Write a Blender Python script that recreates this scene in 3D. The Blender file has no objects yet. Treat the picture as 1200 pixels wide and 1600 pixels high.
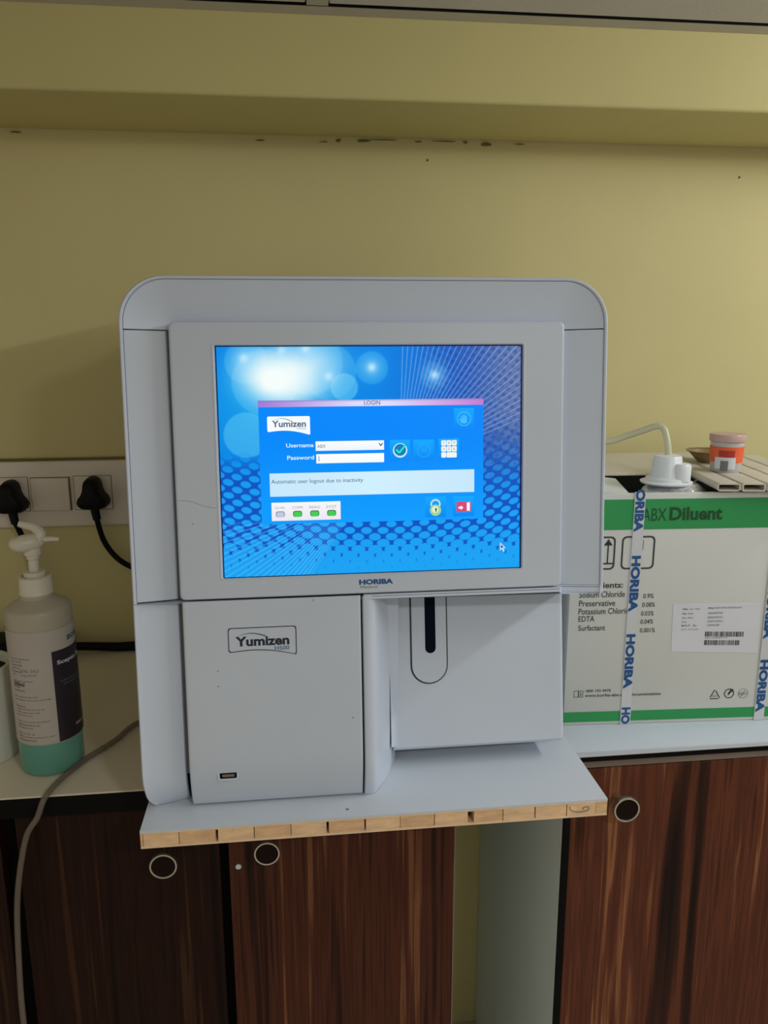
import bpy, bmesh, math, random
import numpy as np
from mathutils import Matrix, Vector

random.seed(4)
S = bpy.context.scene
COL = S.collection
PI = math.pi

# ------------------------------------------------------------------ camera
ZS = 0.965                                   # height of the display centre above the floor
YAW, PITCH, ROLL, FPX = math.radians(6.6104), math.radians(12.3677), math.radians(0.1356), 1234.45
fw = Vector((math.sin(YAW) * math.cos(PITCH), math.cos(YAW) * math.cos(PITCH), -math.sin(PITCH)))
rt = Vector((math.cos(YAW), -math.sin(YAW), 0))
dn = fw.cross(rt)
c_, s_ = math.cos(ROLL), math.sin(ROLL)
rt, dn = rt * c_ + dn * s_, dn * c_ - rt * s_
cam_d = bpy.data.cameras.new('camera')
cam_d.sensor_fit = 'HORIZONTAL'
cam_d.sensor_width = 36.0
cam_d.lens = FPX * 36.0 / 1200.0
cam_d.clip_start = 0.02
cam = bpy.data.objects.new('camera', cam_d)
COL.objects.link(cam)
m = Matrix.Identity(4)
for i in range(3):
    m[i][0], m[i][1], m[i][2] = rt[i], -dn[i], -fw[i]
m.translation = Vector((-0.0652, -0.6342, ZS + 0.0974))
cam.matrix_world = m
S.camera = cam

# ------------------------------------------------------------------ world, lamps, exposure
S.view_settings.view_transform = 'Standard'
S.view_settings.look = 'None'
S.view_settings.exposure = 0.0
S.view_settings.gamma = 1.0
S.view_settings.use_curve_mapping = False
wd = bpy.data.worlds.new('room_light')
S.world = wd
wd.use_nodes = True
wd.node_tree.nodes['Background'].inputs[0].default_value = (1.0, 0.92, 0.76, 1)
wd.node_tree.nodes['Background'].inputs[1].default_value = 0.40


def area(name, loc, size, power, color, target=None, shape='DISK'):
    d = bpy.data.lights.new(name, 'AREA')
    d.shape = shape
    d.size = size
    d.energy = power
    d.color = color
    o = bpy.data.objects.new(name, d)
    COL.objects.link(o)
    o.location = loc
    if target is not None:
        o.rotation_euler = (Vector(target) - Vector(loc)).to_track_quat('-Z', 'Y').to_euler()
    return o


# a batten lamp with a long tube runs out from the wall along the right side of the bench, and a weak room lamp hangs behind the camera
tl = area('tube_lamp_right', (0.95, -0.22, ZS + 0.396), 0.03, 4.9, (0.95, 0.98, 1.0), shape='RECTANGLE')
tl.data.size_y = 0.76
zx = Vector((1.0, 0.0, 0.42)).normalized()
yx = Vector((0, 1, 0))
xx = yx.cross(zx)
tm = Matrix.Identity(4)
for i in range(3):
    tm[i][0], tm[i][1], tm[i][2] = xx[i], yx[i], zx[i]
tm.translation = tl.location
tl.matrix_world = tm
area('ceiling_lamp_room', (0.35, -1.05, ZS + 0.40), 0.12, 4.6, (1.0, 0.98, 0.95))


# ------------------------------------------------------------------ materials
def lin(c):
    return tuple(((v / 255.0) / 12.92 if v / 255.0 <= 0.04045 else ((v / 255.0 + 0.055) / 1.055) ** 2.4) for v in c)


MATS = {}


def mat(name, col, rough=0.5, metal=0.0, var=0.06, vscale=30.0, bump=0.0, bscale=200.0, trans=0.0, alpha=1.0, spec=0.5, stretch=None, dirt=None, ior=1.45, sss=0.0):
    if name in MATS:
        return MATS[name]
    mt = bpy.data.materials.new(name)
    mt.use_nodes = True
    nt = mt.node_tree
    N, L = nt.nodes, nt.links
    b = N['Principled BSDF']
    b.inputs['Roughness'].default_value = rough
    b.inputs['Metallic'].default_value = metal
    b.inputs['Specular IOR Level'].default_value = spec
    b.inputs['IOR'].default_value = ior
    b.inputs['Transmission Weight'].default_value = trans
    b.inputs['Alpha'].default_value = alpha
    if sss:
        b.inputs['Subsurface Weight'].default_value = sss
        b.inputs['Subsurface Radius'].default_value = (0.01, 0.01, 0.01)
    tc = N.new('ShaderNodeTexCoord')
    mp = N.new('ShaderNodeMapping')
    L.new(tc.outputs['Object'], mp.inputs['Vector'])
    if stretch:
        mp.inputs['Scale'].default_value = stretch
    nz = N.new('ShaderNodeTexNoise')
    nz.inputs['Scale'].default_value = vscale
    nz.inputs['Detail'].default_value = 4
    L.new(mp.outputs[0], nz.inputs['Vector'])
    rp = N.new('ShaderNodeValToRGB')
    rp.color_ramp.elements[0].position = 0.3
    rp.color_ramp.elements[1].position = 0.7
    rp.color_ramp.elements[0].color = tuple(v * (1 - var) for v in col) + (1,)
    rp.color_ramp.elements[1].color = tuple(min(1, v * (1 + var)) for v in col) + (1,)
    L.new(nz.outputs['Fac'], rp.inputs[0])
    out = rp.outputs[0]
    if dirt:
        n2 = N.new('ShaderNodeTexNoise')
        n2.inputs['Scale'].default_value = dirt[1]
        n2.inputs['Detail'].default_value = 3
        L.new(mp.outputs[0], n2.inputs['Vector'])
        r2 = N.new('ShaderNodeValToRGB')
        r2.color_ramp.elements[0].position = dirt[2]
        r2.color_ramp.elements[1].position = dirt[2] + 0.02
        L.new(n2.outputs['Fac'], r2.inputs[0])
        mx = N.new('ShaderNodeMix')
        mx.data_type = 'RGBA'
        L.new(r2.outputs[0], mx.inputs['Factor'])
        L.new(out, mx.inputs['B'])
        mx.inputs['A'].default_value = tuple(dirt[0]) + (1,)
        out = mx.outputs['Result']
    L.new(out, b.inputs['Base Color'])
    if bump:
        n3 = N.new('ShaderNodeTexNoise')
        n3.inputs['Scale'].default_value = bscale
        n3.inputs['Detail'].default_value = 3
        L.new(mp.outputs[0], n3.inputs['Vector'])
        bp = N.new('ShaderNodeBump')
        bp.inputs['Strength'].default_value = bump
        bp.inputs['Distance'].default_value = 0.002
        L.new(n3.outputs['Fac'], bp.inputs['Height'])
        L.new(bp.outputs[0], b.inputs['Normal'])
    MATS[name] = mt
    return mt


def wood(name, stops, sx=42.0, sz=0.9, rough=0.5, fine=4.0, off=0.0):
    mt = bpy.data.materials.new(name)
    mt.use_nodes = True
    N, L = mt.node_tree.nodes, mt.node_tree.links
    b = N['Principled BSDF']
    b.inputs['Roughness'].default_value = rough
    b.inputs['Specular IOR Level'].default_value = 0.15
    tc = N.new('ShaderNodeTexCoord')
    mp = N.new('ShaderNodeMapping')
    mp.inputs['Scale'].default_value = (sx, 3.0, sz)
    mp.inputs['Location'].default_value = (off, 0, off * 0.3)
    L.new(tc.outputs['Object'], mp.inputs['Vector'])
    n1 = N.new('ShaderNodeTexNoise')
    n1.inputs['Scale'].default_value = 1.0
    n1.inputs['Detail'].default_value = 5
    n1.inputs['Roughness'].default_value = 0.62
    n1.inputs['Distortion'].default_value = 0.25
    L.new(mp.outputs[0], n1.inputs['Vector'])
    n2 = N.new('ShaderNodeTexNoise')
    n2.inputs['Scale'].default_value = fine
    n2.inputs['Detail'].default_value = 4
    L.new(mp.outputs[0], n2.inputs['Vector'])
    ad = N.new('ShaderNodeMix')
    ad.data_type = 'FLOAT'
    ad.inputs['Factor'].default_value = 0.34
    L.new(n1.outputs['Fac'], ad.inputs['A'])
    L.new(n2.outputs['Fac'], ad.inputs['B'])
    rp = N.new('ShaderNodeValToRGB')
    e = rp.color_ramp.elements
    e[0].position, e[0].color = stops[0][0], tuple(stops[0][1]) + (1,)
    e[1].position, e[1].color = stops[-1][0], tuple(stops[-1][1]) + (1,)
    for p, c in stops[1:-1]:
        k = e.new(p)
        k.color = tuple(c) + (1,)
    L.new(ad.outputs['Result'], rp.inputs[0])
    L.new(rp.outputs[0], b.inputs['Base Color'])
    return mt


def emis(name, rgb, strength=1.0):
    if name in MATS:
        return MATS[name]
    mt = bpy.data.materials.new(name)
    mt.use_nodes = True
    b = mt.node_tree.nodes['Principled BSDF']
    b.inputs['Base Color'].default_value = (0, 0, 0, 1)
    b.inputs['Roughness'].default_value = 0.4
    b.inputs['Specular IOR Level'].default_value = 0.1
    b.inputs['Emission Color'].default_value = lin(rgb) + (1,)
    b.inputs['Emission Strength'].default_value = strength
    MATS[name] = mt
    return mt


def emis_attr(name):
    mt = bpy.data.materials.new(name)
    mt.use_nodes = True
    N, L = mt.node_tree.nodes, mt.node_tree.links
    b = N['Principled BSDF']
    b.inputs['Base Color'].default_value = (0.0, 0.0, 0.0, 1)
    b.inputs['Roughness'].default_value = 0.4
    b.inputs['Specular IOR Level'].default_value = 0.1
    a = N.new('ShaderNodeAttribute')
    a.attribute_name = 'pixels'
    L.new(a.outputs['Color'], b.inputs['Emission Color'])
    b.inputs['Emission Strength'].default_value = 1.0
    return mt


M_WALL = mat('yellow_wall_paint', (0.60, 0.53, 0.255), 0.75, var=0.05, vscale=3.0, bump=0.12, bscale=60)
M_BEAM = mat('yellow_beam_paint', (0.58, 0.51, 0.22), 0.75, var=0.05, vscale=3.0, bump=0.12, bscale=60)
M_CEIL = mat('ceiling_board', (0.62, 0.60, 0.56), 0.85, var=0.03, vscale=8, bump=0.2, bscale=300)
M_TRIM = mat('ceiling_trim', (0.52, 0.49, 0.43), 0.6, var=0.03)
M_FLOOR = mat('floor_stone', (0.48, 0.44, 0.38), 0.5, var=0.15, vscale=20)  # kept pale so light bounced off it brightens the space between cabinets
M_PLAST = mat('white_plastic', (0.545, 0.605, 0.695), 0.38, var=0.02, vscale=12, spec=0.4)
M_PLAST2 = mat('white_plastic_side', (0.575, 0.64, 0.745), 0.36, var=0.02, vscale=12, spec=0.4)
M_SEAM = mat('dark_seam', (0.05, 0.05, 0.055), 0.8)
M_GROOVE = mat('grey_groove', (0.22, 0.215, 0.215), 0.8)
M_BLACK = mat('black_void', (0.003, 0.006, 0.014), 0.7, spec=0.05)
M_LAM = mat('white_laminate', (0.58, 0.635, 0.70), 0.4, var=0.03, vscale=6, dirt=((0.16, 0.15, 0.15), 55.0, 0.24))
M_COUNTER = mat('counter_laminate', (0.70, 0.63, 0.49), 0.4, var=0.05, vscale=5)
M_SIDEP = mat('white_side_panel', (0.66, 0.72, 0.70), 0.6, var=0.04, vscale=4)
M_EDGE = mat('dark_edge', (0.006, 0.0055, 0.005), 0.6, spec=0.08)
M_RAIL = mat('brown_rail', (0.20, 0.155, 0.125), 0.5, var=0.15, vscale=14)
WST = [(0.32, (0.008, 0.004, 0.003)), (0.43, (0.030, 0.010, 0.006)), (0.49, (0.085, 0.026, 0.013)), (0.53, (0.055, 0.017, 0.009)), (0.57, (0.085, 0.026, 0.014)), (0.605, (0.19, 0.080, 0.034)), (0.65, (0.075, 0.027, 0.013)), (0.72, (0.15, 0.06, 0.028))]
WSD = [(p, tuple(v * 0.27 for v in c)) for p, c in WST]  # same walnut ramp, scaled darker for the left doors
M_WOOD = wood('dark_walnut_first', WSD)
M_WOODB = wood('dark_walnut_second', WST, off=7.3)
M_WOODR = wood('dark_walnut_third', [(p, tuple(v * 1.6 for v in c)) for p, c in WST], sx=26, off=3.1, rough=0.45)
M_PINE = mat('pine_core', (0.70, 0.45, 0.25), 0.7, var=0.14, vscale=60, stretch=(1, 1, 3), bump=0.2)
M_PINE2 = mat('pine_core_pale', (0.78, 0.53, 0.31), 0.7, var=0.14, vscale=60, stretch=(1, 1, 3), bump=0.2)
M_VENEER = mat('pine_veneer', (0.78, 0.58, 0.38), 0.7, var=0.1, vscale=80)
M_CHROME = mat('brushed_chrome', (0.74, 0.70, 0.62), 0.28, metal=1.0, var=0.04)
M_KNOB = mat('knob_inlay', (0.012, 0.005, 0.004), 0.5, spec=0.12)
M_CARD = mat('box_cardboard', (0.62, 0.64, 0.61), 0.6, var=0.03, vscale=6)
M_GREEN = mat('print_green', (0.025, 0.30, 0.085), 0.55, var=0.03)
M_PGREEN = mat('print_dark_green', (0.008, 0.075, 0.022), 0.6)
M_INK = mat('print_black', (0.035, 0.038, 0.042), 0.6)
M_INKG = mat('print_grey', (0.16, 0.17, 0.18), 0.6)
M_BLUE = mat('print_blue', (0.012, 0.085, 0.27), 0.5)
M_NAVY = mat('print_navy', (0.012, 0.020, 0.042), 0.5)
M_TAPE = mat('strap_tape', (0.60, 0.63, 0.65), 0.3, var=0.02)
M_LABEL = mat('paper_label', (0.66, 0.68, 0.74), 0.6, var=0.02)
M_BRASSD = mat('brown_dish', (0.26, 0.18, 0.07), 0.45, var=0.2)
M_PVC = mat('beige_pvc', (0.60, 0.565, 0.47), 0.5, var=0.05)
M_CAP = mat('milky_cap', (0.74, 0.78, 0.80), 0.3, var=0.02, sss=0.3)
M_FOIL = mat('clear_neck', (0.60, 0.62, 0.63), 0.2, metal=0.5, var=0.25, vscale=180, bump=0.5, bscale=140)
M_HOSE = mat('clear_hose', (0.66, 0.66, 0.46), 0.25, var=0.05, alpha=0.75)
M_DRAIN = mat('smoky_hose', (0.20, 0.165, 0.13), 0.3, var=0.05, alpha=0.62)
M_ORANGE = mat('orange_label', (0.80, 0.13, 0.045), 0.5, var=0.05)
M_RED = mat('red_print', (0.42, 0.035, 0.02), 0.5)
M_CLEAR = mat('cup_plastic', (0.72, 0.70, 0.66), 0.25, var=0.04, alpha=0.6)
M_LID = mat('pink_clear_lid', (0.62, 0.42, 0.38), 0.3, var=0.05, alpha=0.9)
M_BOT = mat('milky_bottle', (0.43, 0.39, 0.30), 0.32, var=0.04, alpha=0.93)
M_PUMP = mat('pump_plastic', (0.62, 0.58, 0.48), 0.35, var=0.03)
M_LIQ = mat('green_liquid', (0.11, 0.31, 0.245), 0.2, var=0.03)
M_BLAB = mat('bottle_label', (0.44, 0.40, 0.36), 0.5, var=0.03)
M_BLABD = mat('bottle_label_dark', (0.018, 0.012, 0.020), 0.4)
M_WTEXT = mat('white_print', (0.62, 0.62, 0.66), 0.5)
M_TEALT = mat('teal_print', (0.03, 0.09, 0.11), 0.5)
M_REDT = mat('red_small_print', (0.35, 0.08, 0.05), 0.5)
M_PLATE = mat('switch_plate', (0.70, 0.63, 0.55), 0.45, var=0.03)
M_PLUG = mat('black_rubber', (0.004, 0.0045, 0.005), 0.5, spec=0.15)
M_ROLL = mat('white_tub', (0.64, 0.66, 0.58), 0.45, var=0.03)
M_OCHRE = mat('dark_ochre', (0.17, 0.135, 0.045), 0.9)
M_WIRE = mat('grey_wire', (0.10, 0.095, 0.07), 0.5)


# ------------------------------------------------------------------ mesh helpers
def finish(name, me, mt, parent=None, smooth=True, angle=38):
    if mt:
        me.materials.append(mt)
    if smooth and len(me.polygons):
        me.polygons.foreach_set('use_smooth', [True] * len(me.polygons))
        me.set_sharp_from_angle(angle=math.radians(angle))
    o = bpy.data.objects.new(name, me)
    COL.objects.link(o)
    if parent:
        o.parent = parent
    return o


def pobj(name, V, F, mt, parent=None, smooth=True, angle=38, recalc=True):
    me = bpy.data.meshes.new(name)
    if recalc:
        bm = bmesh.new()
        vs = [bm.verts.new(v) for v in V]
        for f in F:
            try:
                bm.faces.new([vs[i] for i in f])
            except ValueError:
                pass
        bmesh.ops.recalc_face_normals(bm, faces=bm.faces[:])
        bm.to_mesh(me)
        bm.free()
    else:
        me.from_pydata([tuple(v) for v in V], [], F)
    me.update()
    return finish(name, me, mt, parent, smooth, angle)


class MB:
    """collects several shapes that make ONE part"""

    def __init__(s):
        s.V, s.F = [], []

    def add(s, V, F, fn=None):
        k = len(s.V)
        s.V += [fn(*v) if fn else v for v in V]
        s.F += [tuple(i + k for i in f) for f in F]
        return s

    def obj(s, name, mt, parent=None, **kw):
        return pobj(name, s.V, s.F, mt, parent, **kw)


def box(x0, x1, y0, y1, z0, z1, bev=0.0, seg=2):
    bm = bmesh.new()
    bmesh.ops.create_cube(bm, size=1)
    for v in bm.verts:
        v.co = Vector(((x0 + x1) / 2 + v.co.x * (x1 - x0), (y0 + y1) / 2 + v.co.y * (y1 - y0), (z0 + z1) / 2 + v.co.z * (z1 - z0)))
    if bev:
        bmesh.ops.bevel(bm, geom=bm.edges[:], offset=bev, segments=seg, affect='EDGES', profile=0.5)
    bm.verts.index_update()
    V = [tuple(v.co) for v in bm.verts]
    F = [tuple(v.index for v in f.verts) for f in bm.faces]
    bm.free()
    return V, F


def loft(rings, closed=True, cap0=False, cap1=False):
    n = len(rings[0])
    V = [tuple(p) for r in rings for p in r]
    F = []
    for i in range(len(rings) - 1):
        for j in range(n if closed else n - 1):
            a, b = i * n + j, i * n + (j + 1) % n
            F.append((a, b, b + n, a + n))
    if cap0:
        F.append(tuple(range(n)))
    if cap1:
        F.append(tuple(range((len(rings) - 1) * n, len(rings) * n)))
    return V, F


def lathe(prof, cx=0, cy=0, cz=0, n=32, cap=True):
    rings = [[(cx + r * math.cos(2 * PI * k / n), cy + r * math.sin(2 * PI * k / n), cz + z) for k in range(n)] for r, z in prof]
    return loft(rings, True, cap, cap)


def smooth_path(P, n=8):
    P = [Vector(p) for p in P]
    out = []
    for i in range(len(P) - 1):
        p0 = P[max(i - 1, 0)]
        p1, p2 = P[i], P[i + 1]
        p3 = P[min(i + 2, len(P) - 1)]
        for k in range(n):
            t = k / n
            out.append(0.5 * ((2 * p1) + (p2 - p0) * t + (2 * p0 - 5 * p1 + 4 * p2 - p3) * t * t + (3 * p1 - p0 - 3 * p2 + p3) * t ** 3))
    out.append(P[-1])
    return out


def tube(P, r, n=10, sm=8, rfun=None):
    pts = smooth_path(P, sm) if sm else [Vector(p) for p in P]
    rings = []
    up = Vector((0.3, 0.2, 0.93)).normalized()
    for i, p in enumerate(pts):
        t = (pts[min(i + 1, len(pts) - 1)] - pts[max(i - 1, 0)]).normalized()
        a = t.cross(up)
        if a.length < 1e-3:
            a = t.cross(Vector((1, 0, 0)))
        a.normalize()
        b = t.cross(a)
        up = (up - t * up.dot(t)).normalized()
        rr = rfun(i / (len(pts) - 1)) if rfun else r
        rings.append([tuple(p + a * (rr * math.cos(2 * PI * k / n)) + b * (rr * math.sin(2 * PI * k / n))) for k in range(n)])
    return loft(rings, True, True, True)


def rrect(x0, x1, y0, y1, r, n=6):
    out = []
    for cx, cy, a0 in ((x1 - r, y0 + r, -PI / 2), (x1 - r, y1 - r, 0), (x0 + r, y1 - r, PI / 2), (x0 + r, y0 + r, PI)):
        for k in range(n + 1):
            a = a0 + PI / 2 * k / n
            out.append((cx + r * math.cos(a), cy + r * math.sin(a)))
    return out


def prism2d(poly, fn, h0, h1):
    """a 2-D outline raised between two heights; fn maps (x,y,h)"""
    n = len(poly)
    V = [fn(x, y, h0) for x, y in poly] + [fn(x, y, h1) for x, y in poly]
    F = [tuple(range(n)), tuple(range(n, 2 * n))] + [(i, (i + 1) % n, n + (i + 1) % n, n + i) for i in range(n)]
    return V, F


def ring2d(outer, inner, fn, h):
    n = len(outer)
    V = [fn(x, y, h) for x, y in outer] + [fn(x, y, h) for x, y in inner]
    F = [(i, (i + 1) % n, n + (i + 1) % n, n + i) for i in range(n)]
    return V, F


TXT = {}


def text2d(body, bold=0.0):
    key = (body, bold)
    if key not in TXT:
        cu = bpy.data.curves.new('t', 'FONT')
        cu.body = body
        cu.size = 1.0
        cu.resolution_u = 3
        cu.offset = bold
        ob = bpy.data.objects.new('t', cu)
        COL.objects.link(ob)
        dg = bpy.context.evaluated_depsgraph_get()
        me = ob.evaluated_get(dg).to_mesh()
        V = [(v.co.x, v.co.y) for v in me.vertices]
        F = [tuple(p.vertices) for p in me.polygons]
        ob.evaluated_get(dg).to_mesh_clear()
        bpy.data.objects.remove(ob)
        bpy.data.curves.remove(cu)
        x0, x1 = min(v[0] for v in V), max(v[0] for v in V)
        y0, y1 = min(v[1] for v in V), max(v[1] for v in V)
        TXT[key] = ([((x - x0) / (x1 - x0), (y - y0) / (y1 - y0)) for x, y in V], F)
    return TXT[key]


def text_fit(body, x0, x1, y0, y1, fn, h, bold=0.0):
    V, F = text2d(body, bold)
    return [fn(x0 + a * (x1 - x0), y0 + b * (y1 - y0), h) for a, b in V], F


def empty(name, loc, rz=0.0):
    o = bpy.data.objects.new(name, None)
    COL.objects.link(o)
    o.location = loc
    o.rotation_euler = (0, 0, rz)
    o.empty_display_size = 0.05
    return o


def tag(o, label, cat, group=None, kind=None):
    o['label'] = label
    o['category'] = cat
    if group:
        o['group'] = group
    if kind:
        o['kind'] = kind
    return o


def structure(o, label, cat):
    return tag(o, label, cat, kind='structure')


def rel(root):
    l = root.location.copy()
    return lambda x, y, z: (x - l.x, y - l.y, z - l.z)


# ------------------------------------------------------------------ levels
ZB = ZS - 0.2899          # top of the overhanging board
ZC = ZB - 0.016           # top of the two counters
YW = 0.40                 # wall
ZBEAM = ZS + 0.3369
YBEAM = 0.2443
ZCEIL = ZS + 0.4133

# ------------------------------------------------------------------ setting
o = pobj('wall_back', *box(-2.2, 2.6, YW, YW + 0.1, 0, 1.9), M_WALL, None, smooth=False)
structure(o, 'pale yellow painted wall behind the bench', 'wall')
wall = o
o = pobj('floor', *box(-2.2, 2.6, -2.6, YW + 0.1, -0.1, 0), M_FLOOR, None, smooth=False)
structure(o, 'pale tiled floor below the cabinets', 'floor')
o = pobj('trim_1', *box(-2.2, 2.6, YBEAM, YW - 0.0005, ZBEAM, 1.9, 0.004, 3), M_BEAM, None)
structure(o, 'yellow painted beam running along the top of the wall', 'beam')
o = pobj('ceiling', *box(-2.2, 2.6, -0.50, YBEAM - 0.0005, ZCEIL + 0.014, ZCEIL + 0.1), M_CEIL, None, smooth=False)
structure(o, 'off-white false ceiling above the yellow beam', 'ceiling')
ceil = o
XT = -0.030
pobj('ceiling_tile', *box(XT + 0.0115, XT + 0.62, -0.38, YBEAM - 0.0245, ZCEIL + 0.0014, ZCEIL + 0.0135, 0.001, 1), M_CEIL, ceil, smooth=False)
pobj('ceiling_tile', *box(XT - 0.62, XT - 0.0115, -0.38, YBEAM - 0.0245, ZCEIL + 0.0014, ZCEIL + 0.0135, 0.001, 1), M_CEIL, ceil, smooth=False)
pobj('ceiling_tile', *box(XT + 0.645, XT + 1.25, -0.38, YBEAM - 0.0245, ZCEIL + 0.0014, ZCEIL + 0.0135, 0.001, 1), M_CEIL, ceil, smooth=False)
pobj('grid_bar', *box(XT - 0.0105, XT + 0.0105, -0.38, YBEAM - 0.0215, ZCEIL + 0.0002, ZCEIL + 0.0135), M_TRIM, ceil, smooth=False)
pobj('gap_shade_strip', *box(-2.1, 2.5, YBEAM - 0.0228, YBEAM - 0.0212, ZCEIL + 0.0001, ZCEIL + 0.0135), M_EDGE, ceil, smooth=False)  # solid black strip paints the shade in the gap beside the trim
o = pobj('trim_2', *box(-2.2, 2.6, YBEAM - 0.021, YBEAM - 0.0003, ZCEIL, ZCEIL + 0.0138), M_TRIM, None, smooth=False)
structure(o, 'narrow greyish edge strip where the ceiling meets the beam', 'trim')


# flaked paint along the crease below the beam
def flake(cx, cz, w, h, k):
    rnd = random.Random(k)
    n = 9
    poly = []
    for i in range(n):
        a = 2 * PI * i / n
        q = 0.55 + 0.6 * rnd.random()
        poly.append((cx + math.cos(a) * w * q, cz + math.sin(a) * h * q))
    pobj('paint_flake', *prism2d(poly, lambda x, z, d: (x, YW - d, z), 0.0002, 0.0012), M_OCHRE, wall, smooth=False)


for k, (fx, fz, w, h) in enumerate([(0.030, -0.0035, .009, .0022), (0.000, -0.004, .004, .0022), (0.098, -0.003, .004, .0012), (0.157, -0.0025, .004, .0018), (0.183, -0.0035, .009, .0025),
                                    (-0.375, -0.004, .006, .0010), (-0.095, -0.006, .006, .0010), (-0.018, -0.006, .007, .0008), (0.11, -0.024, .0015, .0016), (0.52, -0.036, .0015, .0016), (0.056, -0.002, .018, .0007), (0.13, -0.002, .018, .0006), (0.225, -0.003, .008, .0007)]):
    flake(fx, ZBEAM + fz, w, h, k)

# ------------------------------------------------------------------ counters and cabinets
wl = empty('worktop', (-0.4, 0.22, ZC))
R = rel(wl)
MB().add(*box(-0.54, 0.0834, 0.040, YW - 0.001, ZC - 0.018, ZC, 0.001, 1), fn=R).obj('top_slab', M_COUNTER, wl)
MB().add(*box(-0.54, 0.0834, 0.0385, 0.0398, ZC - 0.020, ZC - 0.0012), fn=R).obj('edge_band', M_EDGE, wl, smooth=False)
tag(wl, 'white worktop with black front edge under the soap bottle', 'worktop')

wr = empty('worktop', (0.7, 0.22, ZC))
R = rel(wr)
MB().add(*box(0.180, 1.11, 0.0555, YW - 0.001, ZC - 0.006, ZC, 0.001, 1), fn=R).obj('top_slab', M_LAM, wr)
MB().add(*box(0.182, 1.11, 0.058, 0.30, ZC - 0.012, ZC - 0.0062), fn=R).obj('under_edge', M_EDGE, wr, smooth=False)
tag(wr, 'bluish white worktop under the green and white carton', 'worktop')


def knob(cx, cy_face, cz, r, ydoor, fn, parent):
    rings = []
    prof = [(0.004, ydoor), (0.004, cy_face + 0.012), (r * 0.75, cy_face + 0.007), (r * 0.98, cy_face + 0.004), (r, cy_face + 0.001), (r * 0.96, cy_face - 0.0006), (r * 0.85, cy_face - 0.0006), (r * 0.81, cy_face + 0.0012), (0.0005, cy_face + 0.0012)]
    n = 32
    for rr, yy in prof:
        rings.append([fn(cx + rr * math.cos(2 * PI * k / n), yy, cz + rr * math.sin(2 * PI * k / n)) for k in range(n)])
    k_ = pobj('knob', *loft(rings), M_CHROME, parent)
    disc = [(cx + r * 0.815 * math.cos(2 * PI * k / n), cz + r * 0.815 * math.sin(2 * PI * k / n)) for k in range(n)]
    # the dark inlay belongs to the knob but stays on the third level
    pobj('knob_inlay', *prism2d(disc, lambda x, z, h: fn(x, cy_face + 0.001 - h, z), 0, 0.0006), M_KNOB, parent, smooth=False)


YD = 0.045
cl = empty('base_cabinet', (-0.12, 0.2, 0.0))
R = rel(cl)
MB().add(*box(-0.520, 0.0820, YD + 0.0185, YW - 0.002, 0.04, ZC - 0.0185), fn=R).obj('carcass', M_EDGE, cl, smooth=False)
MB().add(*box(-0.520, 0.0820, YD + 0.05, YD + 0.068, 0.0, 0.0395), fn=R).obj('plinth', M_EDGE, cl, smooth=False)
MB().add(*box(-0.520, 0.0825, YD + 0.006, YD + 0.018, ZC - 0.0225, ZC - 0.0203), fn=R).obj('top_rail', M_EDGE, cl, smooth=False)
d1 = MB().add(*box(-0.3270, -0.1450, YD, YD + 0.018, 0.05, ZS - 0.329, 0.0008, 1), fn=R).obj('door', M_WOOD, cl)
MB().add(*box(0.0822, 0.0834, YD + 0.0188, YW - 0.002, 0.0, ZC - 0.0205), fn=R).obj('side_panel', M_SIDEP, cl, smooth=False)  # unseen white side, added to bounce light between the two cabinets
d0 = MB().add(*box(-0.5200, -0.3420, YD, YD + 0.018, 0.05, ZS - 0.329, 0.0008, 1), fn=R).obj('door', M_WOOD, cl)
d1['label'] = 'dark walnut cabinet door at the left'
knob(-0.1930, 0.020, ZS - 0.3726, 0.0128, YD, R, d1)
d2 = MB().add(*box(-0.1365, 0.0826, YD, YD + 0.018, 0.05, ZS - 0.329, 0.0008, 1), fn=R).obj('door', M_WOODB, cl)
d2['label'] = 'dark walnut cabinet door under the analyser'
knob(-0.0991, 0.020, ZS - 0.3675, 0.0122, YD, R, d2)
disc = [(-0.1278 + 0.0028 * math.cos(2 * PI * k / 16), ZS - 0.3965 + 0.0026 * math.sin(2 * PI * k / 16)) for k in range(16)]
pobj('screw_cap', *prism2d(disc, lambda x, z, h: R(x, YD - h, z), 0.0, 0.0012), M_LAM, d2)
MB().add(*box(0.0827, 0.0836, YD + 0.0005, YD + 0.018, 0.05, ZS - 0.3292), fn=R).obj('edge_band', M_RAIL, d2, smooth=False)
tag(cl, 'dark walnut cabinet with knobbed doors below the overhanging board', 'cabinet')

YR = 0.062
cr = empty('base_cabinet', (0.6, 0.22, 0.0))
R = rel(cr)
MB().add(*box(0.199, 0.203, YR + 0.002, YW - 0.002, 0.0, ZC - 0.0125), fn=R).obj('side_panel', M_SIDEP, cr, smooth=False)
MB().add(*box(0.2032, 1.1, YR + 0.0185, YW - 0.002, 0.04, ZC - 0.0125), fn=R).obj('carcass', M_EDGE, cr, smooth=False)
MB().add(*box(0.1995, 0.2062, YR - 0.002, YR + 0.0018, 0.0, ZC - 0.0125), fn=R).obj('edge_strip', M_EDGE, cr, smooth=False)
MB().add(*box(0.2066, 1.1, YR - 0.0005, YR + 0.016, ZS - 0.3265, ZC - 0.0123), fn=R).obj('top_rail', M_RAIL, cr, smooth=False)
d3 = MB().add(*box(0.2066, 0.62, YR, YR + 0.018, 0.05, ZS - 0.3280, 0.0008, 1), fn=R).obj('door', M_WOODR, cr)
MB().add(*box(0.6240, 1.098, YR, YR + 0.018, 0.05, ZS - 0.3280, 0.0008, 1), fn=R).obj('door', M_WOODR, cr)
knob(0.2545, 0.036, ZS - 0.3600, 0.0137, YR, R, d3)
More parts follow.
